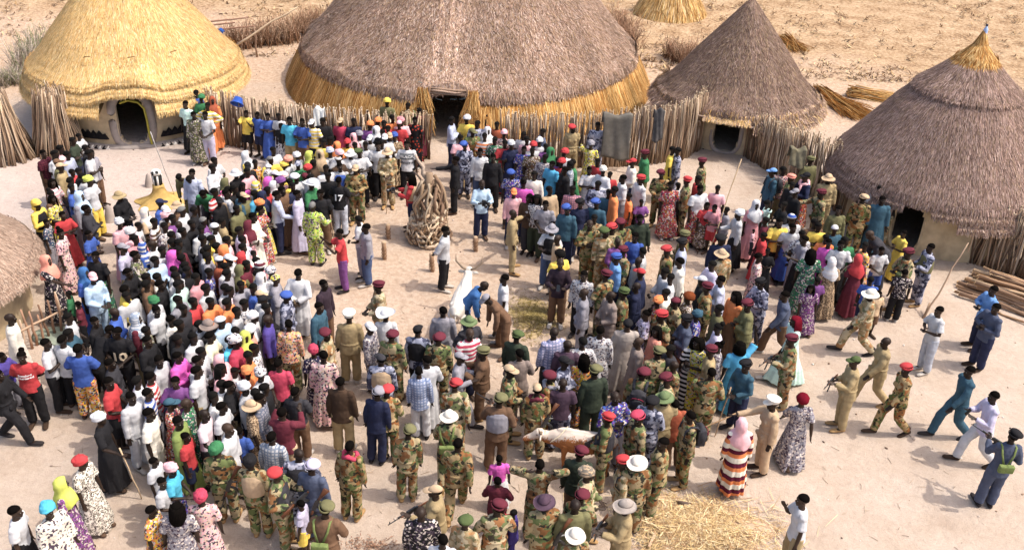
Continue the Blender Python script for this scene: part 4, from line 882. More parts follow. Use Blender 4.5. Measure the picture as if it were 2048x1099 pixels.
# ------------------------------------------------------------------ colours and words
RGB = {k: lin(v) for k, v in dict(white='#cccbce', cream='#e6dccb', black='#171519', charcoal='#343238', grey='#8b8790', silver='#b0aeb4', lavender='#b9b1cc', slate='#49526b', navy='#1e2546', blue='#2450a8', royal='#1f5f9e', azure='#5b95d8', sky='#a9c6e2', cyan='#2aa3d2', turquoise='#1fb4d8', teal='#2b5468', forest='#4c5c2c', fern='#66794a', mint='#b9dcd0', green='#2f7a48', lime='#c9cf3c', olive='#6e6a40', moss='#7b8b3c', khaki='#a58d5e', tan='#bf9f78', taupe='#86746b', stone='#9d9086', brown='#6e4e34', rust='#a3481f', orange='#ec7d23', coral='#e68a70', yellow='#f0cb1e', gold='#c79a2a', red='#bf1a22', crimson='#c01f4a', maroon='#64162a', rose='#cd8188', pink='#e6a6ad', magenta='#d836b0', purple='#7a3a86', plum='#4c3446', violet='#46338c', jeans='#41567f').items()}
def colour(words):
    w = [x for x in words if x in RGB]; base = np.array(RGB[w[-1]]) if w else np.array((.2, .17, .14))
    if 'light' in words or 'pale' in words: base = base*.45+np.array((.72, .74, .78))*.55
    if 'dark' in words: base = np.array((.030, .043, .024)) if 'green' in words else base*.42
    m = base.mean(); return (m+(base-m)*.80)*.97+.006
GW = {'tee': 't-shirt', 'hat': 'brimmed hat', 'wrap': 'headwrap', 'scarf': 'headscarf', 'kufi': 'skullcap', 'peaked': 'peaked cap', 'cowboy': 'cowboy hat', 'print': 'patterned', 'check': 'checked', 'stripe': 'striped', 'dot': 'spotted', 'bands': 'boldly banded', 'forest': 'green', 'fern': 'light green', 'leopard': 'leopard print', 'camo': 'camouflage', 'desert': 'desert camouflage', 'police': 'blue-grey camouflage', 'afro': 'bushy hair', 'bob': 'bobbed hair', 'bun': 'hair bun', 'jacket': 'jacket', 'rose': 'dusty pink', 'sky': 'pale blue', 'moss': 'leaf green', 'royal': 'bright blue', 'jeans': 'denim', 'beret': 'beret'}
def words(spec):
    w = spec.split()
    if 'jeans' in w and 'light' in w: w = [x for x in w if x != 'jeans']; w.insert(w.index('light')+1, 'blue'); w.insert(2, 'jeans')
    if 'grey' in w and 'hair' in w: return 'grey hair'
    if 'pale' in w: w.remove('pale'); w.insert(0, 'pale')
    if w[-1] == 'trousers' and w[0] == 'jeans': return 'blue denim trousers'
    if 'desert' in w and 'camo' in w: w.remove('camo')
    return ' '.join(GW.get(x, x) for x in w)
def matspec(spec):
    w = spec.split()
    pat = 'police' if ('police' in w or ('grey' in w and 'camo' in w)) else 'light' if ('camo' in w and ('desert' in w or 'tan' in w)) else 'desert' if 'desert' in w else 'woodland' if 'camo' in w else None
    if pat: j = rnd.uniform(.85, 1.25); w_ = rnd.uniform(0, .16) if pat in ('woodland', 'light') else 0; return pat, np.array((j*(1+w_), j, j*(1-w_)))
    for p in ('print', 'leopard', 'dot', 'check', 'stripe', 'bands'):
        if p in w: return p, colour(w)
    return 'plain', colour(w)
PEOPLE = """
84 307 R s;maroon check tee;brown trousers
105 309 R .;white tee
115 307 R .;white shirt
125 294 R .;pink stripe tee
146 281 R f;dark green tee
157 273 R .;white tee;;;s.85
139 309 R .;light blue shirt
172 307 R f;white tee;black trousers
183 308 R .;grey tee
169 298 R .;black shirt
140 324 R .;pink tee;;;s.82
112 328 R .;olive shirt;;brown cap
124 336 R .;khaki jacket;;tan cap
146 346 R .;red tee;;;s.9
157 345 R .;black shirt
142 361 R .;white shirt
167 354 R .;white shirt
181 363 R s;white tee;yellow trousers;lime wrap
108 366 R .;pink stripe dress;;braids
145 375 R .;blue tee
160 394 R s;grey robe;;sky scarf
102 388 R .;brown shirt;;bun
104 398 R .;yellow print dress;;braids
75 406 R f;yellow shirt;black trousers;yellow hood;vest:black
124 432 R f;red dress;;;s.85
169 419 R f;charcoal jacket;tan camo trousers
176 469 R f;blue tee;blue check skirt;;s.88
116 465 R .;pink print dress;;bun
91 447 R .;teal print tee;;;s.8
244 391 R c;black jacket;navy trousers;khaki hat
316 405 R .;blue shirt;;navy cap
239 446 R .;pink dress;;white wrap
289 426 R .;tan dress;;cream stripe scarf
305 444 R .;brown stripe shirt
264 464 R .;pink shirt;;white stripe wrap
275 453 R .;white tee;;;s.85
346 439 R .;purple tee
335 421 R .;white shirt;;white cap
353 411 R .;brown dress;;tan hat
333 435 R .;brown dress;;pink wrap
333 454 R .;white print tee;;
245 498 R .;lavender tee;;grey cap
286 496 R .;blue dress;;blue stripe scarf
274 480 R .;rose shirt
308 488 R .;white shirt;;bald
346 486 . .;black shirt
322 503 . .;white shirt
344 506 . .;black shirt
368 422 R .;white shirt;;grey hair
386 422 . .;black dress
363 353 D n;olive shirt;olive trousers
385 359 D n;dark brown shirt;dark brown trousers
380 347 D .;light blue shirt
401 389 D n;green tee
432 385 . .;red stripe tee
434 405 . .;black jacket;;black cap
457 387 . .;white tee;;;vest:tan
448 366 . .;magenta print dress;;olive scarf
456 378 . .;rose print dress
472 379 . .;black shirt
483 374 . .;magenta dress
475 392 . .;teal tee
511 373 . .;white dress;;yellow stripe scarf
510 387 . .;cyan shirt
493 395 . .;olive jacket;;tan cap
525 392 . .;navy dress;;navy scarf
524 406 R s;yellow print dress;;orange wrap
550 391 R t;light blue shirt;navy trousers;;stick
564 381 R .;brown robe
546 370 . .;white dress;;white scarf
535 381 . .;red dress
562 364 . .;pink dress;;purple wrap
536 364 . .;magenta dress;;magenta scarf
583 373 . .;navy shirt
581 364 . .;yellow shirt
597 390 R s;lavender robe
473 417 . c;olive jacket
520 419 R .;crimson print dress
506 433 R c;cream robe
493 452 . .;pink dress;;maroon scarf
482 463 . .;lavender shirt
487 480 . .;white shirt
411 441 . .;purple shirt;;grey hair
429 454 . .;white shirt;;white kufi
446 441 . .;khaki shirt
385 448 . .;black shirt
361 451 . .;white shirt;;bald
397 459 . .;white shirt
367 465 . .;black jacket
404 477 . .;white shirt
424 479 . .;yellow shirt
456 479 . .;pink shirt
344 470 . .;orange print tee
363 485 . .;black jacket
447 500 . .;orange dress;;orange scarf
434 493 . .;white shirt
359 500 . .;maroon shirt
492 496 . .;white shirt
513 506 . .;cream tee;;;s.8
413 501 . .;yellow shirt
372 208 D .;mint tee;black skirt
392 186 D u;blue tee
400 199 D .;green dress;;green wrap
421 202 D .;orange dress;;rust scarf
407 214 D k;yellow stripe shirt;orange skirt
387 229 D .;olive print robe
408 230 D c;white tee;lavender trousers
487 226 D q;yellow tee;black shorts;;s.85
514 229 D s;blue tee;navy shorts;;s.88
534 232 D f;blue dress;;;s.88
559 232 D .;white dress;;;s.9
564 252 D .;black tee;white print skirt;;s.8
578 240 D s;turquoise tee;khaki trousers
602 246 D f;blue tee;brown trousers
628 246 D s;yellow stripe tee;navy trousers;white cap
646 243 D .;black jacket
679 244 D .;crimson dress;;tan cap
707 244 D s;navy dress
737 252 D .;purple tee;;orange wrap
755 243 D u;rust dress;;orange wrap
545 303 . .;white tee
499 311 . .;yellow dress;;white scarf
543 320 . .;yellow dress;;grey hair
580 321 . .;white shirt;;coral wrap
600 314 . .;white dress;;white wrap
620 312 . .;lime dress;;lime scarf
510 327 . .;orange print dress
490 334 . .;black shirt;;black cap
472 348 . .;black shirt;;white hat
537 337 . .;yellow dress;;white stripe kufi
567 333 . .;brown dress;;yellow wrap
597 331 . .;green shirt;;grey camo cap
616 335 . .;white dress;;red wrap
630 326 . .;dark brown shirt
427 322 R f;white tee
424 336 . f;white shirt;grey trousers
497 345 . .;pink tee
535 349 . .;white dress;;white print scarf
552 350 . .;grey shirt;;white cap
569 352 . .;yellow dress;;pink stripe wrap
594 355 . .;white shirt;;white beret
612 354 . .;white shirt;;maroon cap
630 354 . .;white shirt
619 370 . .;green shirt;;white cowboy
652 336 . .;white tee
678 321 . .;dark brown shirt;;brown stripe kufi
662 352 D .;black tee;black trousers
677 361 U .;black tee;light jeans trousers;;txt:17
681 334 D .;white shirt;;;vest:blue
710 338 D c;camo jacket;camo trousers;tan cap
699 308 D .;white tee;;white hat
720 307 D f;white tee;black trousers;forest beret
642 308 D .;white tee;;tan scarf
659 305 D .;white tee;;light blue wrap
679 308 D .;white tee;;pink wrap
647 286 D .;yellow dress
658 280 D .;rust dress
668 292 D .;orange dress;;orange scarf
696 285 D .;yellow dress;;red wrap
706 276 D .;maroon dress;;pink scarf
720 270 D .;white tee;;grey wrap
740 277 D .;white tee;;white cap
734 290 D .;white tee;black trousers
751 262 D .;white dress;;white scarf
713 292 D .;white tee
757 291 D s;white tee;black trousers
767 289 D .;white tee
774 205 D .;olive dress;;yellow wrap
814 211 D .;camo jacket
841 222 D .;maroon dress
829 239 D s;black dot dress
787 236 D .;orange shirt
800 249 D .;red tee;;pink beanie
804 242 D .;pink dress;;rose wrap
765 249 D .;red dress
779 258 D .;brown dress
763 267 D .;black shirt
768 276 D .;white tee;;white stripe cap
783 270 D .;white shirt;;tan cap
791 275 D s;tan leopard dress;;blue wrap
773 306 D c;desert jacket;desert trousers;tan hat;stick
814 290 D s;white tee;black trousers;;txt:BLACK/WHITY
823 353 L p;red shirt;navy trousers;braids;camera vest:tan
904 240 R .;light blue shirt;navy trousers
933 238 D .;yellow dress;;white stripe wrap
950 248 D .;police jacket
942 263 D .;camo jacket;;olive cap
919 277 D .;pink tee;
929 290 D s;police jacket;police trousers;blue beret
907 320 L g;black shirt;black trousers
960 304 D s;white shirt;jeans trousers
985 316 D s;black shirt;black trousers
976 264 D .;white dress;;white scarf
971 273 D .;orange stripe dress
995 251 D u;rust dress
991 280 D .;green print dress
1007 268 D .;pink print dress;;pink wrap
1009 286 D .;red dress
1020 290 D .;navy dress;;white wrap
1043 299 D s;blue print dress
1046 270 D .;white tee
1056 281 D .;pink tee
1062 291 D .;white dress;;red wrap
1066 302 D .;brown print dress
1079 284 D .;white dress;;white wrap
1079 264 L .;slate shirt
1087 314 D .;grey print dress
1022 347 D .;blue print tee;navy trousers;blue beret
1046 367 U .;magenta shirt;navy skirt;bun
1069 350 D s;cream shirt
963 369 D p;cyan pale shirt;navy trousers;bald;camera
1091 294 D .;purple dress
1103 305 D .;green dress;;green scarf
1147 256 D .;khaki jacket;khaki trousers;red beret
1196 250 D s;police jacket;police trousers
1182 288 D u;yellow print dress;;grey wrap
1127 307 D .;white tee;;red wrap
1125 326 . .;red dress;;red wrap
1102 330 . s;cyan dress
1113 321 . .;purple dress
1128 340 L .;black jacket;black trousers
1140 328 L .;white check shirt
1151 326 L .;green dress
1177 340 . f;white stripe dress
1195 325 . .;red dress
1204 341 . .;white shirt;;cream wrap
1195 369 D .;grey camo jacket
1219 351 D .;red tee;;;s.85
1247 357 L .;white shirt
1264 325 L .;cream shirt;;red cap
1276 357 L .;white shirt;black trousers;red beret
1293 306 L .;green jacket;olive trousers;maroon beret
1342 300 R .;yellow dress
1354 300 L .;police jacket;police trousers
1408 326 L h;camo jacket;camo trousers;maroon beret
1324 348 D c;camo jacket;camo trousers;maroon beret
1344 371 D s;crimson print dress
1355 371 D .;white tee;;;s.8
1374 359 L .;camo jacket;camo trousers;red beret
1399 361 L .;red shirt
1400 377 D s;white tee;crimson print skirt
1436 379 D s;pink dress;;;s.92
1228 381 L s;orange shirt;black trousers;;s1.05
1214 386 D .;teal dress
1262 393 L s;orange tee;rust trousers;;s.82
1285 404 D .;purple tee;;;s.75
1102 383 D .;tan shirt
1149 381 D .;rose check shirt
1194 408 D s;teal shirt;navy trousers;blue beret
1160 407 D .;navy shirt;navy trousers;black beret
1134 419 D s;teal shirt;navy trousers;blue beret
1091 408 D c;grey tee;dark green trousers
1074 397 D .;white print tee;dark green trousers;braids
1062 395 D .;dark brown shirt
1026 386 D s;pink shirt;;orange cap
1183 452 D f;camo jacket;camo trousers;bald
1189 437 D .;camo jacket
1100 458 D p;white tee;jeans trousers;grey hat;vest:black
1117 478 L .;tan shirt;tan trousers;bald
1120 509 . .;yellow tee;brown trousers;afro
1211 465 D .;desert jacket;desert trousers;forest beret
1225 456 D .;camo jacket;;red beret
1242 448 D .;camo jacket;;maroon beret
1233 483 D .;purple shirt;;bald
1239 502 L .;camo jacket;camo trousers;maroon beret
1271 475 D .;blue tee;navy trousers
1284 438 D h;dark green shirt;dark green trousers
1027 430 R o;khaki jacket;khaki trousers;bald
1119 526 D p;dark plum shirt;brown trousers;bald;phone
1166 552 D s;white print shirt
1209 553 . .;camo jacket;;maroon beret
1232 518 L s;azure shirt;navy trousers;blue beret
1281 503 L .;white shirt;
1276 523 L .;stone shirt;stone trousers;bald
1281 547 L .;navy jacket;;red cap
1273 574 L .;navy jacket;navy trousers;bald
1336 501 L .;camo jacket;camo trousers;red beret
1364 489 L .;light blue shirt;navy trousers;black beret
1363 469 . .;camo jacket;;olive beret
1362 523 L .;cream shirt
1328 542 L .;white shirt
1341 558 L .;white shirt
1333 588 L .;cream jacket
1166 586 L s;grey jacket;grey trousers;bald
1219 590 L .;taupe jacket;taupe trousers;bald
1246 587 L .;camo jacket;;forest beret
1317 604 L .;red print dress;;orange wrap
1358 606 L .;camo jacket;;maroon kufi
1442 477 D .;navy shirt;navy trousers;black beret
1442 505 U .;desert jacket;;tan hat
1426 531 L .;lavender shirt
1445 563 L .;light blue shirt
1401 562 L .;black shirt;;white cap
1414 577 L .;camo jacket;;maroon beret
1524 514 R s;pink print dress
1528 468 L c;red dress;;;s.85
1509 462 R .;pink tee;;;s.42 z.75
1532 443 L .;maroon dress
1535 503 D .;black dress;;;s.75
1528 568 L f;police jacket;police trousers;black beret
1475 592 L .;orange shirt;brown skirt;braids
1413 411 D .;red tee;brown print skirt;;s.82
1432 416 D f;rose tee;red shorts;;s.85
1452 420 L s;grey shirt;black shorts;;s.85
1476 428 L t;white shirt;black skirt;white wrap;longstick
1510 410 D s;rose dress;;white scarf
1535 409 R u;mint dress;;;
1566 412 L .;black dress;;
1543 344 L .;teal shirt;navy trousers;azure cap;backpack
1566 341 D .;rose print shirt
1578 357 L .;camo jacket;;coral beret
1582 372 L .;black jacket
1589 387 L .;black jacket;;grey cap
1609 353 L .;navy shirt;red print skirt;black cap;scarf:pink
1617 322 U .;olive jacket;;olive beret
1659 358 D .;khaki jacket;khaki trousers;tan hat
1645 389 L g;camo jacket;;maroon beret
1676 420 D .;olive jacket;olive trousers
1740 366 D .;black shirt;;white cap
1759 377 D .;white tee;black trousers
1766 399 D s;teal robe
1789 382 L u;black tee;desert trousers
1726 397 U .;camo jacket;camo trousers;tan beret
1747 467 L n;charcoal jacket;charcoal trousers;bald
1560 446 D f;yellow tee;black trousers
1585 438 D .;white shirt;;blue stripe beanie
1583 454 D .;white tee;blue skirt
1604 471 D .;white print tee
1608 481 L p;grey tee;black skirt;;phone
1631 446 D .;brown dress
1638 455 D .;yellow dress
1654 475 D .;orange dress
1675 461 D .;teal shirt;;white stripe beanie
1660 485 D s;magenta dress
1688 491 D .;white tee;black skirt
1699 484 D .;green tee
1735 494 L .;orange print dress
1764 501 D .;white tee;blue shorts;;s.85
1804 466 L .;yellow dress;;;s.85
1625 508 U s;green print dress;;braids
1817 507 L .;camo jacket;camo trousers;maroon beret
1861 494 L r;police jacket;police trousers;;rifle vest:olive
1667 525 U s;tan leopard dress;;white stripe scarf
1720 519 U s;maroon dress;;red scarf
1744 560 U .;blue tee;navy trousers;;s.88
1737 584 L w;desert jacket;desert trousers;cream hat
1757 586 D .;tan tee;brown shorts;;s.72
1574 588 L w;slate shirt;brown trousers
1635 560 U .;purple tee;;;s.8
1625 578 D .;purple print dress;;braids;s.75
1499 611 L .;olive jacket;olive trousers;maroon beret
1590 641 L w;mint dress;;red braids
1808 544 U .;black print tee;black trousers;;s.85
1589 683 L r;camo jacket;camo trousers;maroon beret;rifle
1711 724 L r;khaki jacket;khaki trousers;forest cap;rifle
1481 692 U u;cyan dress;navy skirt;bob
1489 731 L c;teal shirt;navy trousers;black beret;stick
1767 684 L w;khaki jacket;khaki trousers;bald
1813 740 L w;camo jacket;camo trousers;red beret
1936 743 L w;teal shirt;teal trousers
1986 578 L f;azure shirt;navy trousers
1990 613 L f;slate shirt;navy trousers
1881 623 L f;white tee;light jeans trousers
1990 796 L y;lavender shirt;white trousers;;phone
2018 870 U r;slate shirt;slate trousers;black beret;rifle bag
1611 1005 L C;white tee;khaki trousers
592 548 U b;white robe;tan trousers;;stick
648 572 R .;dark plum shirt;brown trousers
630 616 R s;teal shirt;black trousers
570 593 R .;grey camo jacket;;blue beret;rifle
546 560 R .;grey robe;;yellow print kufi
527 559 R .;white dress;;white stripe scarf
541 544 R .;white dress;;white print wrap
515 549 R .;grey robe
518 590 R .;white shirt;;tan cap
529 601 R .;white shirt;;black cap
507 576 R .;blue shirt
535 617 R .;black shirt
535 642 R .;violet shirt;black trousers;bald
575 650 U .;coral print shirt;tan camo trousers
696 634 U s;khaki jacket;khaki trousers;cream peaked
756 573 L .;desert jacket;brown trousers;maroon beret
651 667 R .;desert jacket;olive trousers;maroon beret
768 632 U .;white shirt;white trousers;white cowboy
745 653 R .;grey print shirt;grey print trousers;white cap
786 671 U s;camo jacket;camo trousers;maroon beret
631 702 U s;navy print dress;;crimson wrap
644 713 U .;pink print robe;pink print trousers
681 765 U s;dark brown shirt;khaki trousers
764 715 U .;police jacket;police trousers;charcoal cap;vest:tan
748 785 U s;navy shirt;navy trousers;grey beret
775 781 U .;desert camo jacket;camo trousers;red beret
559 728 U .;crimson tee;black trousers
593 779 U .;charcoal tee;brown trousers
532 774 R .;black shirt
522 794 R .;grey check shirt
565 826 U q;maroon shirt;tan trousers
508 816 R .;tan leopard dress;;tan hat
510 694 R .;white print shirt
506 708 R .;orange tee
887 623 U .;grey shirt;grey trousers
940 646 U .;charcoal jacket;;fern hat
931 668 D .;crimson stripe tee;;bald
959 705 L p;brown jacket;brown trousers;olive beret
920 715 R y;grey shirt;grey trousers;grey cap
840 662 U s;police jacket;black trousers;black cap;vest:black
876 675 U .;camo jacket;camo trousers;maroon beret
842 743 U s;light blue check shirt;white trousers
852 722 U .;white robe
912 772 U w;desert camo jacket;camo trousers;red beret
1036 674 U .;dark green jacket;dark green trousers;forest beret
1043 706 U .;taupe shirt;taupe trousers
1022 743 R .;camo jacket;camo trousers;tan cap
976 597 L n;brown shirt;brown trousers;grey cap
967 573 R n;royal shirt;navy trousers;bald
1001 557 L s;white tee;light jeans trousers
886 460 R b;white shirt;black trousers
682 466 L q;red tee;purple trousers;;phone
728 453 L h;grey shirt;jeans trousers
722 440 L .;white tee
626 412 U t;lime print shirt;lime print trousers;grey hair;stick
640 387 D .;black tee;brown trousers
810 861 U s;camo jacket;camo trousers;olive beret
896 832 U w;camo jacket;camo trousers;cream hat;bag
912 886 U w;camo jacket;camo trousers
994 800 U r;brown jacket;brown trousers;olive beret;rifle vest:grey
695 890 U s;camo jacket;camo trousers;;scarf:crimson
1103 664 U .;lavender check shirt;charcoal trousers;bald;s1.06
1137 693 U .;plum shirt;;bald
1129 725 R .;police jacket;black trousers;black cap
1165 683 U .;white print shirt
1200 660 U s;white print robe;;;s1.06
1170 715 U .;orange print dress;;braids
1191 743 U s;dark green shirt;dark green trousers;olive beret;s1.04
1103 751 R .;camo jacket;;maroon beret;scarf:grey
1248 645 U s;stone robe;stone trousers;black kufi;s1.05
1273 683 L s;taupe robe;taupe trousers;bald
1289 629 L .;lavender print dress;;bun
1308 664 L .;coral robe;;braids
1324 631 L .;camo jacket;;red beret
1371 644 L .;slate jacket;;black beret
1392 632 L .;blue print dress;;teal wrap
1379 594 L .;brown print dress;;rust afro
1434 616 L .;olive shirt
1433 656 L .;lavender shirt;;bun
1312 708 U .;camo jacket;camo trousers;olive beret
1345 698 L .;charcoal jacket;charcoal trousers
1383 686 U s;black stripe dress;;bob
1399 685 L .;yellow print dress;;bob
1418 706 L .;khaki jacket;;maroon beret
1434 690 L .;grey print dress;;bun
1345 732 L .;camo jacket;;bald
1075 782 U s;camo jacket;camo trousers;tan cap;rifle scarf:maroon
1124 766 U .;plum tee;grey camo trousers;bald
1211 842 L .;camo jacket;camo trousers;red beret;vest:charcoal
1160 906 U .;dark green jacket;;maroon beret
1236 796 D .;blue print shirt;grey trousers;bald;s1.04
1283 745 U .;camo jacket;camo trousers;maroon beret;backpack
1340 761 L .;desert camo jacket;;maroon beret
1331 795 U .;khaki jacket;olive trousers;fern hat
1304 801 U .;police jacket;police trousers;black beret
1363 812 U .;rust shirt;;;s.92
1381 834 L .;camo jacket;camo trousers;;backpack
1274 834 L .;camo jacket;;crimson beret
1417 749 U r;camo jacket;camo trousers;;rifle
1003 918 U s;magenta tee;white skirt;;s.72
998 958 U .;maroon jacket;maroon trousers;;s.8
870 980 L r;khaki jacket;olive trousers;tan cap;rifle
846 1022 U .;black print jacket;black trousers;bald
882 1068 U .;white tee;;
932 1043 U .;desert jacket;desert trousers;forest beret
987 1016 U .;tan camo jacket;camo trousers;maroon beret
1006 1020 U .;red tee;;bald;s.75
1025 1024 L .;violet jacket;violet trousers;;s.68
1076 927 U H;olive camo jacket;olive camo trousers
1091 1003 U .;camo jacket;camo trousers;plum hat;rifle
1178 948 R .;desert camo jacket;camo trousers;tan check wrap
1149 1007 U s;olive shirt;olive trousers;bald
1165 998 U .;camo jacket;;maroon beret
1148 1074 U .;camo jacket;;cream hat
1252 928 L .;desert jacket;camo trousers;red beret;backpack
1273 920 U .;olive camo jacket;;cream hat
1317 886 L .;camo jacket;camo trousers
1246 1008 L r;khaki jacket;khaki trousers;stone hat;rifle
1487 847 U s;orange bands robe;;pink scarf
1548 806 L g;tan jacket;tan trousers;cream peaked;cane
1605 797 U w;grey print dress;;red afro
23 1022 R s;white tee;black skirt;;s.95
104 1021 R .;cream print robe;;turquoise wrap
124 967 R .;purple print dress;;lime scarf
166 920 R .;cream leopard dress;brown skirt;red wrap
312 921 R .;white tee;;;s.8
339 937 R .;turquoise tee;blue print skirt;pink wrap;s.88
326 967 R .;white tee;;;s.85
298 1021 R .;orange print dress;;;s.88
346 1015 U s;grey print dress;;braids
402 993 U s;pink print dress;;crimson wrap
439 896 U .;camo jacket;camo trousers;green wrap;rifle
508 921 U .;camo jacket;camo trousers;black wrap;vest:tan
564 949 R r;camo jacket;camo trousers;red beret;rifle vest:charcoal
624 930 U s;slate shirt;slate trousers;lavender beret;rifle
588 909 U .;grey camo jacket;grey camo trousers;bald;vest:charcoal
542 871 U s;white check shirt;;
484 863 U s;blue tee;tan shorts;;s.78
451 860 R .;white shirt;white trousers;bald
373 873 R .;red tee;navy shorts;;s.85
407 832 R t;pink pale tee;black trousers;bald;stick
645 1021 U .;brown jacket;brown trousers;olive beret;bag
602 1009 L .;lavender tee;yellow shorts;;s.7
271 762 R .;white tee
258 794 R s;white shirt;white trousers
294 829 R s;cream tee;cream trousers
296 785 R .;blue stripe tee
300 754 R .;red stripe tee
350 763 D f;purple dress
343 805 R .;crimson print dress;;teal cap
375 811 R .;green print dress;;bald
364 841 R .;moss robe
391 747 R .;white tee
435 769 R .;white tee
457 770 R .;black tee
492 775 R .;white shirt;;white wrap
431 794 R .;white stripe tee
443 814 R .;white tee
513 791 R .;sky shirt
469 745 R .;white tee;;;s.82
204 838 R t;black dress;;white wrap;stick
217 765 R .;red tee;black shorts
2 750 R w;black jacket;black trousers
4 712 R .;violet tee;;;s.8
19 636 R s;cream robe;;bald
43 713 D b;red tee;black trousers;bun;txt:Standard/Chartered
92 686 R f;white tee;black trousers
124 677 U .;white tee;black trousers
142 636 R .;white tee
146 667 R .;teal tee
152 697 U .;blue tee;orange print trousers
185 642 R .;black shirt
212 660 U n;black shirt;black trousers
231 663 D .;black tee;black trousers;;txt:10
224 627 R C;blue shirt;;bald
270 640 R .;maroon shirt;;white check scarf
224 724 R .;charcoal jacket;black trousers
291 684 R .;black shirt
94 521 R g;black print dress;;coral scarf
189 517 D .;black tee;green print skirt
167 546 R .;blue dress;;royal scarf
182 557 R .;sky shirt;sky trousers;pink cap
132 589 L .;green tee;;;s.7
155 607 L .;maroon tee;;;s.7
242 582 R .;yellow shirt
261 592 R .;white shirt
272 511 R .;olive print robe
256 547 R .;black shirt
300 551 R .;brown shirt
294 569 R .;brown shirt
318 553 R .;cream shirt
313 520 R .;sky shirt
324 570 R .;black shirt
306 603 R .;white shirt;;green wrap
312 621 R .;white tee
351 554 R .;white shirt
354 571 R .;mint shirt
347 512 R .;blue shirt;;magenta scarf
341 637 R .;cream jacket
357 597 R .;grey shirt
372 516 R .;black jacket
377 529 R .;navy shirt
377 542 R .;black jacket
349 540 R .;white shirt
393 557 R .;rose shirt
415 515 R .;grey shirt
411 500 R .;white shirt
435 523 R .;rust robe;;white kufi
461 518 R .;white shirt;;white cap
450 532 R .;white shirt
452 547 R .;grey shirt
414 545 R .;blue print dress
484 516 R .;red dress;;red scarf
495 529 R .;maroon shirt
509 522 R .;tan shirt
522 532 R .;rose dress;;maroon stripe wrap
481 545 R .;orange print dress;;olive scarf
480 572 R .;grey robe
447 575 R .;white robe
462 583 R .;pink pale shirt
357 572 R .;mint shirt
364 616 R .;charcoal shirt
387 607 R .;red tee
417 605 R .;orange shirt
458 605 R .;orange shirt
486 607 R .;white print tee
473 626 R .;white tee
409 579 R .;white shirt
360 649 R .;black jacket
294 660 R .;olive print shirt
352 680 R .;black jacket
396 648 R .;white tee
420 652 R .;black shirt;;taupe hat
384 677 R .;white tee
419 674 R .;yellow pale dress
449 642 R .;sky shirt;;white kufi
469 665 R .;white tee
459 677 R .;turquoise tee
488 674 R .;lime dress;;lime scarf
500 664 R .;coral shirt;;white wrap
509 638 R .;white stripe dress;;white stripe wrap
475 686 R c;crimson tee;;white print wrap
405 702 R .;white tee
391 724 R .;white shirt
355 711 R .;magenta shirt
320 718 R .;white shirt
443 718 R .;pink dress;;pink scarf
440 736 R .;pink tee;;braids
496 740 R .;orange dress;;orange wrap
520 745 R .;white dress;;white print wrap
"""
MASS = set()
MASS = {1, 2, 3, 4, 5, 6, 7, 9, 10, 11, 12, 13, 14, 15, 16, 19, 21, 30, 32, 33, 34, 35, 36, 37, 38, 39, 40, 42, 43, 44, 45, 46, 47, 48, 49, 50, 51, 54, 55, 57, 58, 59, 60, 61, 62, 63, 64, 65, 66, 69, 70, 71, 72, 73, 74, 76, 79, 80, 81, 82, 83, 84, 85, 86, 87, 88, 89, 90, 91, 92, 93, 94, 95, 96, 97, 98, 99, 101, 102, 104, 110, 111, 115, 116, 117, 118, 119, 120, 121, 122, 123, 124, 125, 126, 127, 128, 129, 130, 131, 132, 133, 134, 135, 136, 137, 138, 139, 140, 141, 142, 143, 144, 145, 146, 150, 152, 153, 154, 155, 156, 157, 158, 159, 160, 161, 162, 163, 164, 166, 167, 168, 169, 171, 172, 173, 174, 175, 176, 177, 178, 183, 184, 185, 186, 187, 192, 193, 194, 195, 196, 197, 200, 201, 202, 203, 204, 205, 206, 208, 209, 211, 212, 214, 216, 217, 219, 221, 222, 224, 225, 226, 227, 229, 232, 233, 234, 237, 239, 241, 242, 243, 244, 245, 246, 247, 248, 252, 256, 258, 259, 261, 262, 263, 264, 272, 273, 274, 276, 277, 278, 280, 281, 282, 286, 288, 290, 292, 295, 296, 297, 298, 303, 306, 307, 309, 310, 311, 312, 314, 318, 319, 321, 325, 327, 329, 330, 331, 332, 335, 336, 344, 348, 371, 372, 373, 374, 375, 376, 377, 394, 398, 399, 419, 429, 430, 441, 442, 443, 444, 446, 451, 458, 472, 473, 509, 519, 522, 524, 525, 534, 535, 540, 548, 551, 554, 555, 556, 557, 559, 561, 562, 563, 565, 566, 567, 568, 569, 570, 571, 572, 573, 574, 575, 576, 577, 578, 579, 580, 581, 582, 583, 584, 585, 586, 587, 588, 589, 590, 591, 592, 593, 594, 595, 596, 597, 598, 599, 601, 602, 603, 604, 605, 608, 612, 613, 614}
class Q: pass
CENTRE = at(985, 560)
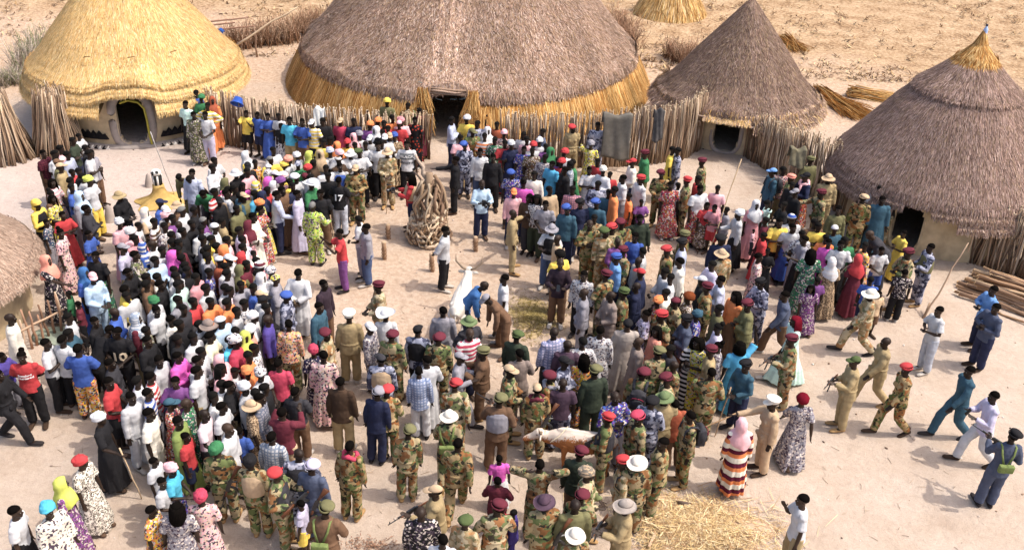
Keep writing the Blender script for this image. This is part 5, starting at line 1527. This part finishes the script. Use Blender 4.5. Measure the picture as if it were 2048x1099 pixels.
def parse():
    L = []
    for i, ln in enumerate(x for x in PEOPLE.strip().split('\n')):
        p = [x.strip() for x in ln.split(';')]+['']*5; q = Q(); a = p[0].split(); q.i = i
        q.px, q.py, q.dir, q.pose = float(a[0]), float(a[1]), a[2], a[3]
        r_ = random.Random(i*7+3); q.posed = q.pose != '.'
        if q.pose == '.': q.pose = r_.choice(['s', 's', 's1', 's2', 's1', 's2', 'f', 'f1', 'c', 'c2'])
        q.top, q.bot, q.head, q.opt = p[1], p[2], p[3], p[4].split() if p[4] else []
        rest = p[5]
        q.scale, q.z, q.txt, q.extra = 1.0, 0.0, None, []
        allopt = ' '.join([p[4], p[5]]).split()
        for o in allopt:
            if o[0] == 's' and o[1:].replace('.', '').isdigit(): q.scale = float(o[1:])
            elif o[0] == 'z' and o[1:].replace('.', '').isdigit(): q.z = float(o[1:])
            elif o.startswith('txt'): q.txt = o
            else: q.extra.append(o)
        q.h0 = q.head
        q.H = q.scale*r_.uniform(.985, 1.035)*(.965 if q.top.split()[-1] == 'dress' and q.scale == 1 else 1)
        P = pose(q.pose); hl = P.head*q.H
        # facing
        g0 = at(q.px, q.py, hl[2]-P_drop(P)+q.z)
        if q.dir == '.': d = CENTRE-g0; q.yaw = math.atan2(d.y, d.x)+r_.gauss(0, .28)
        else:
            x = ('R' in q.dir)-('L' in q.dir); y = ('U' in q.dir)-('D' in q.dir); q.yaw = math.atan2(y-.12*abs(x), x)+r_.gauss(0, .20)
            if q.posed and q.pose in 'wryogH': q.yaw = math.atan2(y-.12*abs(x), x)+r_.gauss(0, .06)
        q.rz = q.yaw-math.pi/2; c, s = math.cos(q.rz), math.sin(q.rz)
        q.loc = Vector((g0.x-(c*hl[0]-s*hl[1]), g0.y-(s*hl[0]+c*hl[1]), q.z-P.drop*q.H))
        q.M = Matrix.Translation(q.loc) @ Matrix.Rotation(q.rz, 4, 'Z') @ Matrix.Rotation(r_.gauss(0, .022), 4, 'Y') @ Matrix.Rotation(r_.gauss(0, .022), 4, 'X') @ Matrix.Diagonal((q.H*r_.uniform(1.0, 1.17), q.H*r_.uniform(1.0, 1.16), q.H, 1))
        L.append(q)
    return L
def P_drop(P): return P.drop
ALL = parse()
# ------------------------------------------------------------------ labels that single each person out
def base_label(q):
    b = words(q.top); parts = [b]
    if q.bot and (q.bot.split()[-1] != 'trousers' or q.bot.split()[0] != q.top.split()[0]): parts.append(words(q.bot))
    sfx = ''
    h = q.head
    if h in ('bald',): sfx = ' and shaved head'
    elif h and h.split()[-1] in ('hair', 'afro', 'braids', 'bun', 'bob'): sfx = ' and '+('red '+GW.get(h.split()[-1], h.split()[-1]) if h.startswith('red') else words(h))
    elif h: sfx = ' and '+words(h)
    lead = 'child in ' if q.scale < .9 else 'person in '
    act = {'f': ', arms folded', 'w': ', walking', 'u': ', one arm raised', 'H': ', hands behind head', 'h': ', hand on hip', 'n': ', leaning over', 'C': ', hand on chin', 'o': ', arm held out', 'g': ', arm reaching out'}.get(q.pose if q.posed else '', '')
    if any(x == 'rifle' for x in q.extra): act = ', carrying a rifle'
    if 'backpack' in q.extra: act = ', wearing a backpack'
    for x in q.extra:
        if x.startswith('vest:'): act = ' under '+x[5:]+' vest'+(act if len(act) < 12 else '')
        if x.startswith('scarf:'): act = ' with '+x[6:]+' scarf'
    return lead+' and '.join(parts)+sfx.replace(' and', ',' if len(parts) > 1 else ' and', 1)+act if sfx else lead+' and '.join(parts)+act
def short(q):
    h = q.head
    if h and h.split()[-1] not in ('bald', 'hair', 'braids', 'bun', 'bob', 'afro'): return words(h)
    return words(q.top)
def make_labels(L):
    from collections import Counter
    B = {q.i: base_label(q) for q in L}; cnt = Counter(B.values()); sc = Counter(short(q) for q in L)
    used = set(); out = {}
    for q in L:
        if cnt[B[q.i]] == 1: out[q.i] = B[q.i]; used.add(B[q.i])
    uniq = [q for q in L if sc[short(q)] == 1]; uniqb = [q for q in L if cnt[B[q.i]] == 1]
    def rel(q, o):
        dx, dy = q.px-o.px, q.py-o.py
        if abs(dx) > abs(dy)*1.1: return 'just left of' if dx < 0 else 'just right of'
        return 'just behind' if dy < 0 else 'just in front of'
    for q in L:
        if q.i in out: continue
        core = B[q.i]
        cand = sorted([o for o in L if o.i != q.i and (sc[short(o)] <= 2 or cnt[B[o.i]] == 1)], key=lambda o: (o.px-q.px)**2+((o.py-q.py)*1.3)**2+(0 if sc[short(o)] == 1 else 900))
        for o in cand[:40]:
            nm = ('the '+short(o)) if sc[short(o)] == 1 else 'the '+B[o.i]
            if sc[short(o)] > 1 and cnt[B[o.i]] > 1: continue
            t = '%s, %s %s' % (core, rel(q, o), nm)
            if len(t.split()) <= 16 and t not in used: out[q.i] = t; used.add(t); break
        else: out[q.i] = core
    return out
LAB = make_labels(ALL)
# ------------------------------------------------------------------ build each person
BN = {'tee': 't_shirt', 'wrap': 'headwrap', 'scarf': 'headscarf', 'kufi': 'skullcap', 'peaked': 'peaked_cap', 'cowboy': 'cowboy_hat', 'afro': 'hair', 'braids': 'braids', 'bun': 'hair', 'bob': 'hair'}
def attach(o, root, name, me, mat, col, M=None):
    c = bpy.data.objects.new(name, me); COL.objects.link(c); c.parent = root
    if not me.materials: me.materials.append(None)
    c.material_slots[0].link = 'OBJECT'; c.material_slots[0].material = mat
    c.color = (*[float(min(max(x, 0), 1)) for x in col], 1)
    if M is not None: c.matrix_local = M
    return c
def outfit(q):
    """list of (kind, pattern, colour) for the person's clothes, head piece last"""
    L = []; r_ = random.Random(q.i*13+1); gk = q.top.split()[-1]
    j = r_.uniform(.88, 1.1)
    sp = matspec(q.top); j = j*(r_.uniform(.72, 1.0) if 'white' in q.top else 1); L.append((gk, sp[0], sp[1]*j))
    if gk not in ('dress', 'robe') or q.bot:
        b = q.bot or r_.choice(['black trousers', 'navy trousers', 'brown trousers', 'charcoal trousers', 'khaki trousers', 'grey trousers'] if gk != 'jacket' or not any(x in q.top for x in ('camo', 'desert', 'police')) else [q.top.rsplit(' ', 1)[0]+' trousers'])
        sp = matspec(b); L.append((b.split()[-1], sp[0], sp[1]*r_.uniform(.9, 1.08)))
    return L
def head_piece(q):
    h = q.head or 'hair'
    if h == 'bald': return None
    w = h.split(); k = w[-1]
    if k in ('hair', 'afro', 'braids', 'bun', 'bob'):
        c = np.array((.0045, .0035, .003))
        if w[0] == 'grey': c = np.array((.16, .155, .15))
        if w[0] == 'red': c = np.array((.14, .008, .018))
        if w[0] == 'rust': c = np.array((.16, .04, .012))
        return k, 'hair', c
    pat, c = matspec(h); return k, ('plain' if pat == 'dot' else pat), c
HAIRC = fabric('plain', 'obj'); HAIRC.name = 'hair_fibres'; HAIRC.node_tree.nodes['Principled BSDF'].inputs['Specular IOR Level'].default_value = .03
def head_M(P, z=0.0): return Matrix.Translation(P.head) @ Matrix.Rotation(-P.bend, 4, 'X') @ Matrix.Rotation(P.turn, 4, 'Z')
ROOTS = {}
def build(q):
    P = pose(q.pose); me = mesh_of('body', q.pose)
    o = bpy.data.objects.new('person', me); COL.objects.link(o); o.matrix_world = q.M
    tag(o, LAB[q.i], 'person', 'people gathered in the village clearing'); ROOTS[q.i] = o
    for k, pat, c in outfit(q): attach(q, o, BN.get(k, k), mesh_of(k, q.pose), cloth(pat), c)
    hp_ = head_piece(q)
    if hp_:
        k, pat, c = hp_; attach(q, o, BN.get(k, k), hmesh(k), HAIRC if pat == 'hair' else cloth(pat), c, head_M(P))
        if pat != 'hair' and k in ('beret', 'cap', 'kufi', 'hat') : attach(q, o, 'hair', hmesh('hair'), HAIRC, (.0045, .0035, .003), head_M(P) @ Matrix.Scale(.985, 4))
    for x in q.extra:
        if x.startswith('vest:'): attach(q, o, 'vest', mesh_of('vest', q.pose), cloth('plain'), colour([x[5:]]))
        if x.startswith('scarf:'): attach(q, o, 'scarf', hmesh('shoulder'), cloth('plain'), colour([x[6:]]), head_M(P))
    if q.bot or q.posed or q.top.split()[-1] in ('dress', 'robe'):
        mil = any(x in q.top for x in ('camo', 'desert', 'police', 'khaki jacket', 'brown jacket', 'olive jacket')) and 'trousers' in (q.bot or 'trousers')
        r_ = random.Random(q.i); c = (.36, .22, .10) if mil and r_.random() < .6 else r_.choice([(.03, .025, .025), (.05, .03, .02), (.42, .38, .34), (.10, .06, .04)])
        for sg in (1, -1): attach(q, o, 'boot' if mil else 'shoe', shoe_mesh(q.pose, sg, bool(mil)), cloth('plain'), c)
    return o
def build_mass(L):
    g = {}; V_all = []; F_all = []; C_all = []; M_idx = []; mats = []; n = 0
    def slot(m):
        if m not in mats: mats.append(m)
        return mats.index(m)
    cache = {}
    def arrays(me):
        if me.name_full not in cache:
            v = get_co(me); lt = np.empty(len(me.polygons), np.int32); me.polygons.foreach_get('loop_total', lt); lv = np.empty(len(me.loops), np.int32); me.loops.foreach_get('vertex_index', lv); cache[me.name_full] = (v, lt, lv)
        return cache[me.name_full]
    LT = []; LV = []
    def put(me, M, mat, col):
        nonlocal n
        v, lt, lv = arrays(me); A = np.array(M); V_all.append(v@A[:3, :3].T+A[:3, 3]); LT.append(lt); LV.append(lv+n); n += len(v)
        C_all.append(np.tile(np.r_[np.clip(col, .003, .95), 1], (len(v), 1))); M_idx.append(np.full(len(lt), slot(mat), np.int32))
    skin = SKIN
    for q in L:
        P = pose(q.pose); put(mesh_of('body', q.pose, True), q.M, skin, (1, 1, 1))
        for k, pat, c in outfit(q): put(mesh_of(k, q.pose, True), q.M, cloth(pat, 'attr'), c)
        hp_ = head_piece(q)
        if hp_: k, pat, c = hp_; put(hmesh(k), q.M @ head_M(P), cloth('plain' if pat == 'hair' else pat, 'attr'), c)
        for x in q.extra:
            if x.startswith('vest:'): put(mesh_of('vest', q.pose, True), q.M, cloth('plain', 'attr'), colour([x[5:]]))
    V = np.concatenate(V_all); lt = np.concatenate(LT); lv = np.concatenate(LV)
    me = bpy.data.meshes.new('crowd'); me.vertices.add(len(V)); me.vertices.foreach_set('co', V.astype(np.float32).ravel())
    me.loops.add(len(lv)); me.loops.foreach_set('vertex_index', lv); me.polygons.add(len(lt)); me.polygons.foreach_set('loop_start', np.r_[0, np.cumsum(lt)[:-1]].astype(np.int32))
    me.polygons.foreach_set('material_index', np.concatenate(M_idx)); me.polygons.foreach_set('use_smooth', [True]*len(lt))
    a = me.color_attributes.new('col', 'FLOAT_COLOR', 'POINT'); a.data.foreach_set('color', np.concatenate(C_all).astype(np.float32).ravel())
    me.update(calc_edges=True); me.validate()
    for m in mats: me.materials.append(m)
    o = bpy.data.objects.new('crowd', me); COL.objects.link(o)
    tag(o, 'dense standing crowd filling the gaps between the nearer people', 'crowd', kind='stuff')
for q in ALL:
    if q.i not in MASS: build(q)
if MASS: build_mass([q for q in ALL if q.i in MASS])
# ------------------------------------------------------------------ things carried, lettering, cattle
def held(q, l): return q.M @ Vector(l)
def hand_at(q, sg): P = pose(q.pose); return q.M @ Vector(P.wr[sg]+P.hd[sg]*.07)
USED = set()
def own(pre, q, most=16):
    """label of a carried thing: what it is plus whose"""
    t = LAB[q.i]
    for x in (', carrying a rifle', ', wearing a backpack', ', walking', ', arm reaching out', ', hand on hip', ', one arm raised'): t = t.replace(x, '')
    w = (pre+' the '+t).split()
    if len(w) > most: w = (pre+' the '+base_label(q).split(', carrying')[0].split(', wearing')[0]).split()[:most]
    while w[-1] in ('and', 'in', 'of', 'the', 'just', 'behind', 'under', 'with'): w.pop()
    s = ' '.join(w).rstrip(',')
    if s in USED: print('DUPLICATE', s)
    USED.add(s); return s
def rifle_meshes():
    g = G(); box(g, (.0, 0, 0), (.28, .034, .055)); box(g, (.02, 0, .035), (.20, .03, .02)); tube(g, [(.14, 0, .01), (.56, 0, .012)], [.010, .009], n=7); tube(g, [(.16, 0, .034), (.34, 0, .034)], [.011, .011], n=6)
    box(g, (.53, 0, .035), (.012, .01, .05)); tube(g, [(-.06, 0, -.02), (-.085, 0, -.11)], [(.016, .02), (.014, .018)], n=6); tube(g, [(-.02, 0, -.03), (-.01, 0, -.055), (.03, 0, -.055)], [.004]*3, n=5)
    a = g.mesh('rifle', False)
    h = G(); tube(h, [(-.13, 0, .0), (-.25, 0, -.025), (-.42, 0, -.06)], [(.016, .022), (.018, .034), (.02, .058)], side=(0, 1, 0), n=8); b = h.mesh('stock')
    h = G(); tube(h, [(.15, 0, .012), (.25, 0, .010), (.32, 0, .012)], [.022, .024, .018], n=8); c = h.mesh('handguard')
    h = G(); tube(h, [(.04, 0, -.02), (.06, 0, -.09), (.105, 0, -.16), (.15, 0, -.20)], [(.014, .03), (.014, .03), (.014, .028), (.013, .026)], side=(0, 1, 0), n=8); d = h.mesh('magazine')
    return a, b, c, d
RM = rifle_meshes()
for m, mt in zip(RM, (METAL, GUNWOOD, GUNWOOD, METAL)): m.materials.append(mt)
def frame(origin, x, up):
    x = Vector(x).normalized(); y = Vector(up).cross(x).normalized(); z = x.cross(y)
    return Matrix(((x.x, y.x, z.x, origin[0]), (x.y, y.y, z.y, origin[1]), (x.z, y.z, z.z, origin[2]), (0, 0, 0, 1)))
def rifle(q):
    if q.pose == 'r':
        a, b = hand_at(q, 1), hand_at(q, -1); d = (b-a).normalized(); d = (d+Vector((0, 0, -.25))).normalized(); o = a.lerp(b, .35)+q.M.to_3x3() @ Vector((0, .03, .03)); M = frame(o, d, (0, 0, 1))
    else:
        R = q.M.to_3x3().normalized(); o = held(q, (.16, -.235 if 'backpack' not in q.extra else -.1, 1.10)); M = frame(o, R @ Vector((-.35, -.05, -.94)), R @ Vector((-.9, -.2, .3)))
    r = bpy.data.objects.new('rifle', RM[0]); COL.objects.link(r); r.matrix_world = M
    for nm, m in (('stock', RM[1]), ('handguard', RM[2]), ('magazine', RM[3])): c = bpy.data.objects.new(nm, m); COL.objects.link(c); c.parent = r
    tag(r, own('dark rifle carried by', q), 'rifle', 'rifles carried by the soldiers')
CANE = [(.40, .27, .17), (.30, .19, .11), (.52, .38, .24)]
def walking_stick(q, kind):
    a = hand_at(q, 1); f = q.M.to_3x3() @ Vector((0, 1, 0)); g = G()
    if kind == 'cane': a = hand_at(q, 1); top, bot = a-f*.05+Vector((0, 0, .03)), a+Vector((-1.0, -.28, -.42))
    elif kind == 'longstick': top, bot = at(1483, 318, 2.6), Vector((a.x, a.y, .02)); bot = a+(a-top)*.35; bot.z = max(bot.z, .02)
    else: top, bot = a+Vector((0, 0, .16))-f*.03, Vector((a.x, a.y, .01))+f*.16
    stick(g, tuple(top-top), tuple(bot-top), .016, .011, pick(CANE, 1)[0], .006, 6, 6)
    o = place('walking_stick', g.mesh('stick', True, True), mats=[WOODA], loc=top)
    tag(o, own({'cane': 'long dark cane pointed by', 'longstick': 'very long thin pole held upright by'}.get(kind, 'wooden walking stick held by'), q), 'stick', 'sticks held in hands')
PHONE = simple('phone_glass', (.012, .012, .014), .25, .5); PACK = simple('charcoal_nylon', (.035, .034, .04), .8, .2, .2, 20); PACK2 = simple('maroon_trim', (.16, .02, .04), .7); POUCH = simple('pouch_canvas', (.16, .20, .07), .9, .1, .2, 16)
for q in ALL:
    if q.i in MASS: continue
    X = [x for x in q.extra if ':' not in x]; R3 = q.M.to_3x3().normalized()
    if 'rifle' in X: rifle(q)
    for k in ('stick', 'longstick', 'cane'):
        if k in X: walking_stick(q, k)
    if 'phone' in X:
        a = hand_at(q, 1).lerp(hand_at(q, -1), .5)+R3 @ Vector((0, .03, .03)); g = G(); box(g, (0, 0, 0), (.078, .010, .155)); box(g, (-.02, .006, .05), (.028, .004, .028))
        o = place('phone', g.mesh('phone', False), mats=[PHONE]); o.matrix_world = Matrix.Translation(a) @ q.M.to_3x3().normalized().to_4x4() @ Matrix.Rotation(.5, 4, 'X'); tag(o, own('black phone held up by', q), 'phone')
    if 'camera' in X:
        a = hand_at(q, 1).lerp(hand_at(q, -1), .5)+R3 @ Vector((0, .06, .03)); r = empty('camera', a); r.matrix_world = Matrix.Translation(a) @ q.M.to_3x3().normalized().to_4x4(); tag(r, own('black camera held by', q), 'camera')
        g = G(); box(g, (0, 0, 0), (.15, .11, .11)); box(g, (0, -.01, .07), (.06, .06, .04)); place('body', g.mesh('b', False), r, [PHONE]); g = G(); tube(g, [(0, .05, 0), (0, .16, 0), (0, .18, 0)], [.042, .045, .05], n=14); place('lens', g.mesh('l'), r, [PHONE])
        g = G(); tube(g, [(.06, 0, .06), (.06, .02, .13), (.06, .16, .15)], [.012, .012, .022], n=7); place('microphone', g.mesh('m'), r, [PHONE])
    if 'backpack' in X or 'bag' in X:
        big = 'backpack' in X; r = empty('backpack' if big else 'pouch', (0, 0, 0)); r.matrix_world = q.M @ Matrix.Translation((0, -.20, 1.22) if big else (-.03, -.19, 1.10)); tag(r, own('black backpack worn by' if big else 'green canvas pouch strapped on', q), 'backpack' if big else 'pouch')
        g = G()
        if big: ellip(g, (0, -.03, .0), (.155, .10, .22), 16, 12); box(g, (0, -.02, -.03), (.25, .16, .36)); me = remesh(g, .014, 6, 'pack')
        else: box(g, (-.06, -.03, 0), (.12, .08, .15)); box(g, (.07, -.03, .01), (.12, .08, .15)); me = remesh(g, .012, 4, 'pack')
        place('body', me, r, [PACK if big else POUCH])
        if big:
            g = G(); ellip(g, (0, -.115, -.06), (.11, .045, .11), 14, 8); place('front_pocket', g.mesh('p'), r, [PACK]); g = G(); tube(g, [(.10*math.sin(t), -.135-.015*math.cos(t*1.5), .04+.06*math.cos(t)) for t in np.linspace(-1.6, 1.6, 12)], [.010]*12, n=6); place('zip_trim', g.mesh('z'), r, [PACK2])
        for sx in (-1, 1):
            g = G(); tube(g, [(sx*.09, .02, .14), (sx*.105, .08, .24), (sx*.11, .20, .262), (sx*.115, .305, .18), (sx*.13, .335, .02), (sx*.18, .22, -.10), (sx*.17, .03, -.16)] if big else [(sx*.04, .02, .06), (sx*.10, .06, .24), (sx*.12, .12, .37), (sx*.12, .24, .36), (sx*.12, .32, .2)], [(.026, .008)]*7 if big else [(.018, .006)]*5, side=(1, 0, 0), n=6); place('strap', g.mesh('s'), r, [PACK if big else POUCH])
def lettering(q, rows, back=False, band=None):
    """rows: (text, size, z, colour); laid onto the shirt surface"""
    root = ROOTS[q.i]; sh = [c for c in root.children if c.name.split('.')[0] in ('t_shirt', 'shirt', 'jacket')][0]; me = sh.data
    bv = BVHTree.FromPolygons([v.co for v in me.vertices], [tuple(p.vertices) for p in me.polygons])
    def lay(V, off):
        out = []
        for x, z in V:
            s = -1 if back else 1; h = bv.ray_cast(Vector((-x*s, .6*s, z)), Vector((0, -s, 0)))
            out.append((-x*s, (h[0].y if h[0] is not None else .12*s)+s*off, z))
        return out
    if band:
        z0, z1, w, col = band; n = 16; V = lay([(-w/2+w*i/n, z0+(z1-z0)*j/6) for j in range(7) for i in range(n+1)], .006); g = G(); g.add(V, [(j*(n+1)+i, j*(n+1)+i+1, (j+1)*(n+1)+i+1, (j+1)*(n+1)+i) for j in range(6) for i in range(n)])
        place('chest_band', g.mesh('band'), sh, [simple('printed_band', col, .9)])
    for txt, size, z, col in rows:
        cu = bpy.data.curves.new('t', 'FONT'); cu.body = txt; cu.size = size; cu.align_x = 'CENTER'; cu.offset = size*.022; cu.resolution_u = 2
        t = bpy.data.objects.new('t', cu); COL.objects.link(t); dg = bpy.context.evaluated_depsgraph_get(); dg.update(); m = bpy.data.meshes.new_from_object(t.evaluated_get(dg)); bpy.data.objects.remove(t)
        V = lay([(v.co.x, z+v.co.y) for v in m.vertices], .012); m2 = bpy.data.meshes.new('lettering'); m2.from_pydata([tuple(v) for v in V], [], [tuple(p.vertices) for p in m.polygons]); m2.update(); bpy.data.meshes.remove(m)
        o = place('lettering', m2, sh, [simple('printed_letters', col, .9, .1, .05)]); k = o.modifiers.new('t', 'SOLIDIFY'); k.thickness = .004; k.offset = 0
for q in ALL:
    if q.i in MASS or not q.txt: continue
    t = q.txt.split(':')[1]
    if t == 'BLACK/WHITY': lettering(q, [('BLACK', .105, 1.275, (.75, .75, .75)), ('WHITY', .10, 1.08, (.12, .12, .13))], band=(1.22, 1.40, .34, (.16, .17, .18)))
    elif t == '17': lettering(q, [('17', .24, 1.13, (.8, .8, .8))], True)
    elif t == '10': lettering(q, [('10', .27, 1.03, (.62, .50, .36))])
    elif t.startswith('Standard'): lettering(q, [('Standard', .062, 1.25, (.8, .78, .78)), ('Chartered', .062, 1.19, (.8, .78, .78))])
# ---- cattle
def cow(name_label, loc, yaw, low, hide, horn_len=.3, sc=1.0):
    g = G(); dz = -.16 if low else 0
    tube(g, [(0, -.84, 1.04), (0, -.74, 1.10), (0, -.5, 1.08), (0, -.1, 1.0), (0, .25, 1.02), (0, .50, 1.07), (0, .74, 1.14+dz*.3), (0, .94, 1.24+dz), (0, 1.04, 1.32+dz)], [(.10, .13), (.19, .22), (.235, .27), (.275, .34), (.25, .345), (.21, .31), (.155, .23), (.125, .18), (.11, .13)], n=16)
    ellip(g, (0, .44, 1.33), (.085, .25, .10), 12, 8); ellip(g, (0, -.62, 1.22), (.13, .16, .07), 10, 6); tube(g, [(0, -.8, 1.20), (0, -.4, 1.30), (0, .1, 1.33), (0, .4, 1.36)], [.05, .045, .045, .06], n=7); [ellip(g, (sx*.17, -.50, 1.22), (.06, .09, .06), 8, 6) for sx in (-1, 1)]; [tube(g, [(sx*.20, yy, 1.24), (sx*.275, yy-.02, 1.02), (sx*.22, yy, .78)], [.018, .020, .014], n=6) for sx in (-1, 1) for yy in (-.25, -.12, .01, .14)]
    hb = np.array((0, 1.08, 1.34+dz)); hm = hb+np.array((0, .20, -.13)); he = hb+np.array((0, .42, -.30 if not low else -.25))
    tube(g, [hb+np.array((0, -.05, .02)), hb+np.array((0, .05, 0)), hm, he, he+np.array((0, .03, -.02))], [(.10, .11), (.125, .135), (.095, .105), (.075, .072), (.04, .04)], n=12)
    for s in (-1, 1):
        ellip(g, hb+np.array((s*.20, .0, -.02)), (.105, .022, .055), 8, 6); ellip(g, hb+np.array((s*.095, .085, .02)), (.028, .035, .03), 8, 6)
        tube(g, [(s*.15, .44, 1.0), (s*.155, .45, .78), (s*.15, .47, .55), (s*.15, .46, .50), (s*.145, .44, .30), (s*.145, .44, .13), (s*.145, .47, .03)], [(.09, .14), (.065, .085), (.048, .052), (.05, .055), (.033, .035), (.04, .043), (.05, .06)], n=9)
        tube(g, [(s*.15, -.60, 1.02), (s*.17, -.50, .76), (s*.155, -.62, .56), (s*.15, -.69, .48), (s*.145, -.665, .30), (s*.145, -.65, .13), (s*.145, -.62, .03)], [(.11, .19), (.08, .12), (.05, .065), (.045, .055), (.033, .036), (.04, .043), (.05, .06)], n=9)
    tube(g, [(0, -.84, 1.14), (0, -.93, 1.0), (.02, -.94, .7), (.02, -.92, .48), (.02, -.91, .34)], [.03, .022, .016, .03, .012], n=7)
    me = remesh(g, .018, 3, 'cow'); V = get_co(me); set_co(me, V+get_no(me)*(noise3(V*np.array((1, 2.2, .6)), 6)*.009)[:, None])
    o = place('cow', me, mats=[hide], loc=loc, rot=(0, 0, yaw-math.pi/2)); o.scale = (sc, sc, sc); tag(o, name_label, 'cow', 'cattle in the crowd')
    HORN = simple('horn', (.22, .16, .11), .6, .3)
    for s in (-1, 1):
        h = G(); b = hb+np.array((s*.07, -.01, .07)); tube(h, [b, b+np.array((s*.10, 0, .05)), b+np.array((s*.19, .03, .14))*horn_len/.3, b+np.array((s*.20, .06, .27))*horn_len/.3], [.040, .036, .027, .008], n=8); place('horn', h.mesh('horn'), o, [HORN])
        h = G(); ellip(h, hb+np.array((s*.112, .095, .015)), (.017, .02, .02), 8, 6); place('eye', h.mesh('eye'), o, [PHONE])
    h = G(); ellip(h, he+np.array((0, .035, -.012)), (.048, .03, .038), 10, 6); place('muzzle', h.mesh('muz'), o, [simple('pink_muzzle', (.45, .28, .24), .5)])
    return o
def hide_mat(name, brown):
    t = NT(name); co = t.n('TexCoord').outputs['Object']; sx = t.n('SeparateXYZ'); t.t.links.new(co, sx.inputs[0]); n1 = t.noise(co, 3.0, 5, .65); n2 = t.noise(co, 26, 4, .7)
    white = (.62, .53, .45); br = (.34, .13, .045)
    if brown:
        s = t.math('ADD', t.math('MULTIPLY', t.math('SUBTRACT', 1.33, sx.outputs[2]), 5.0), t.math('MULTIPLY', t.math('SUBTRACT', n1, .5), 2.2)); s = t.math('SUBTRACT', s, t.math('MULTIPLY', t.math('ABSOLUTE', t.math('SUBTRACT', sx.outputs[1], .05)), .9)); s = t.math('ADD', s, t.math('MULTIPLY', t.math('SUBTRACT', n2, .5), 2.6))
        k = t.ramp(s, [(.25, white), (.55, br)])
    else: k = t.ramp(n1, [(.3, (.50, .44, .37)), (.5, (.66, .61, .54)), (.75, (.72, .68, .62))])
    t.bump(n2, .25, .01); return t.out(k, .8)
c = at(1160, 944); cow('white and brown cow with hump led through the soldiers', c, math.pi-.10, True, hide_mat('patched_hide', True), .3, .74)
c = at(922, 664); cow('white horned cow standing by the man in blue leaning over', c, math.pi/2-.12, False, hide_mat('white_hide', False), .46, .84)
p, q_ = at(1118, 872, 1.05), at(1108, 880, 1.0); a_ = at(1100, 884, .98); b_ = at(1136, 852, 1.15)
g = G(); tube(g, [tuple(a_), tuple(p), tuple(b_)], [.01]*3, n=6); tag(place('rope', g.mesh('rope'), mats=[simple('pale_rope', (.5, .42, .3), .9)]), 'pale rope tied to the head of the white and brown cow', 'rope')
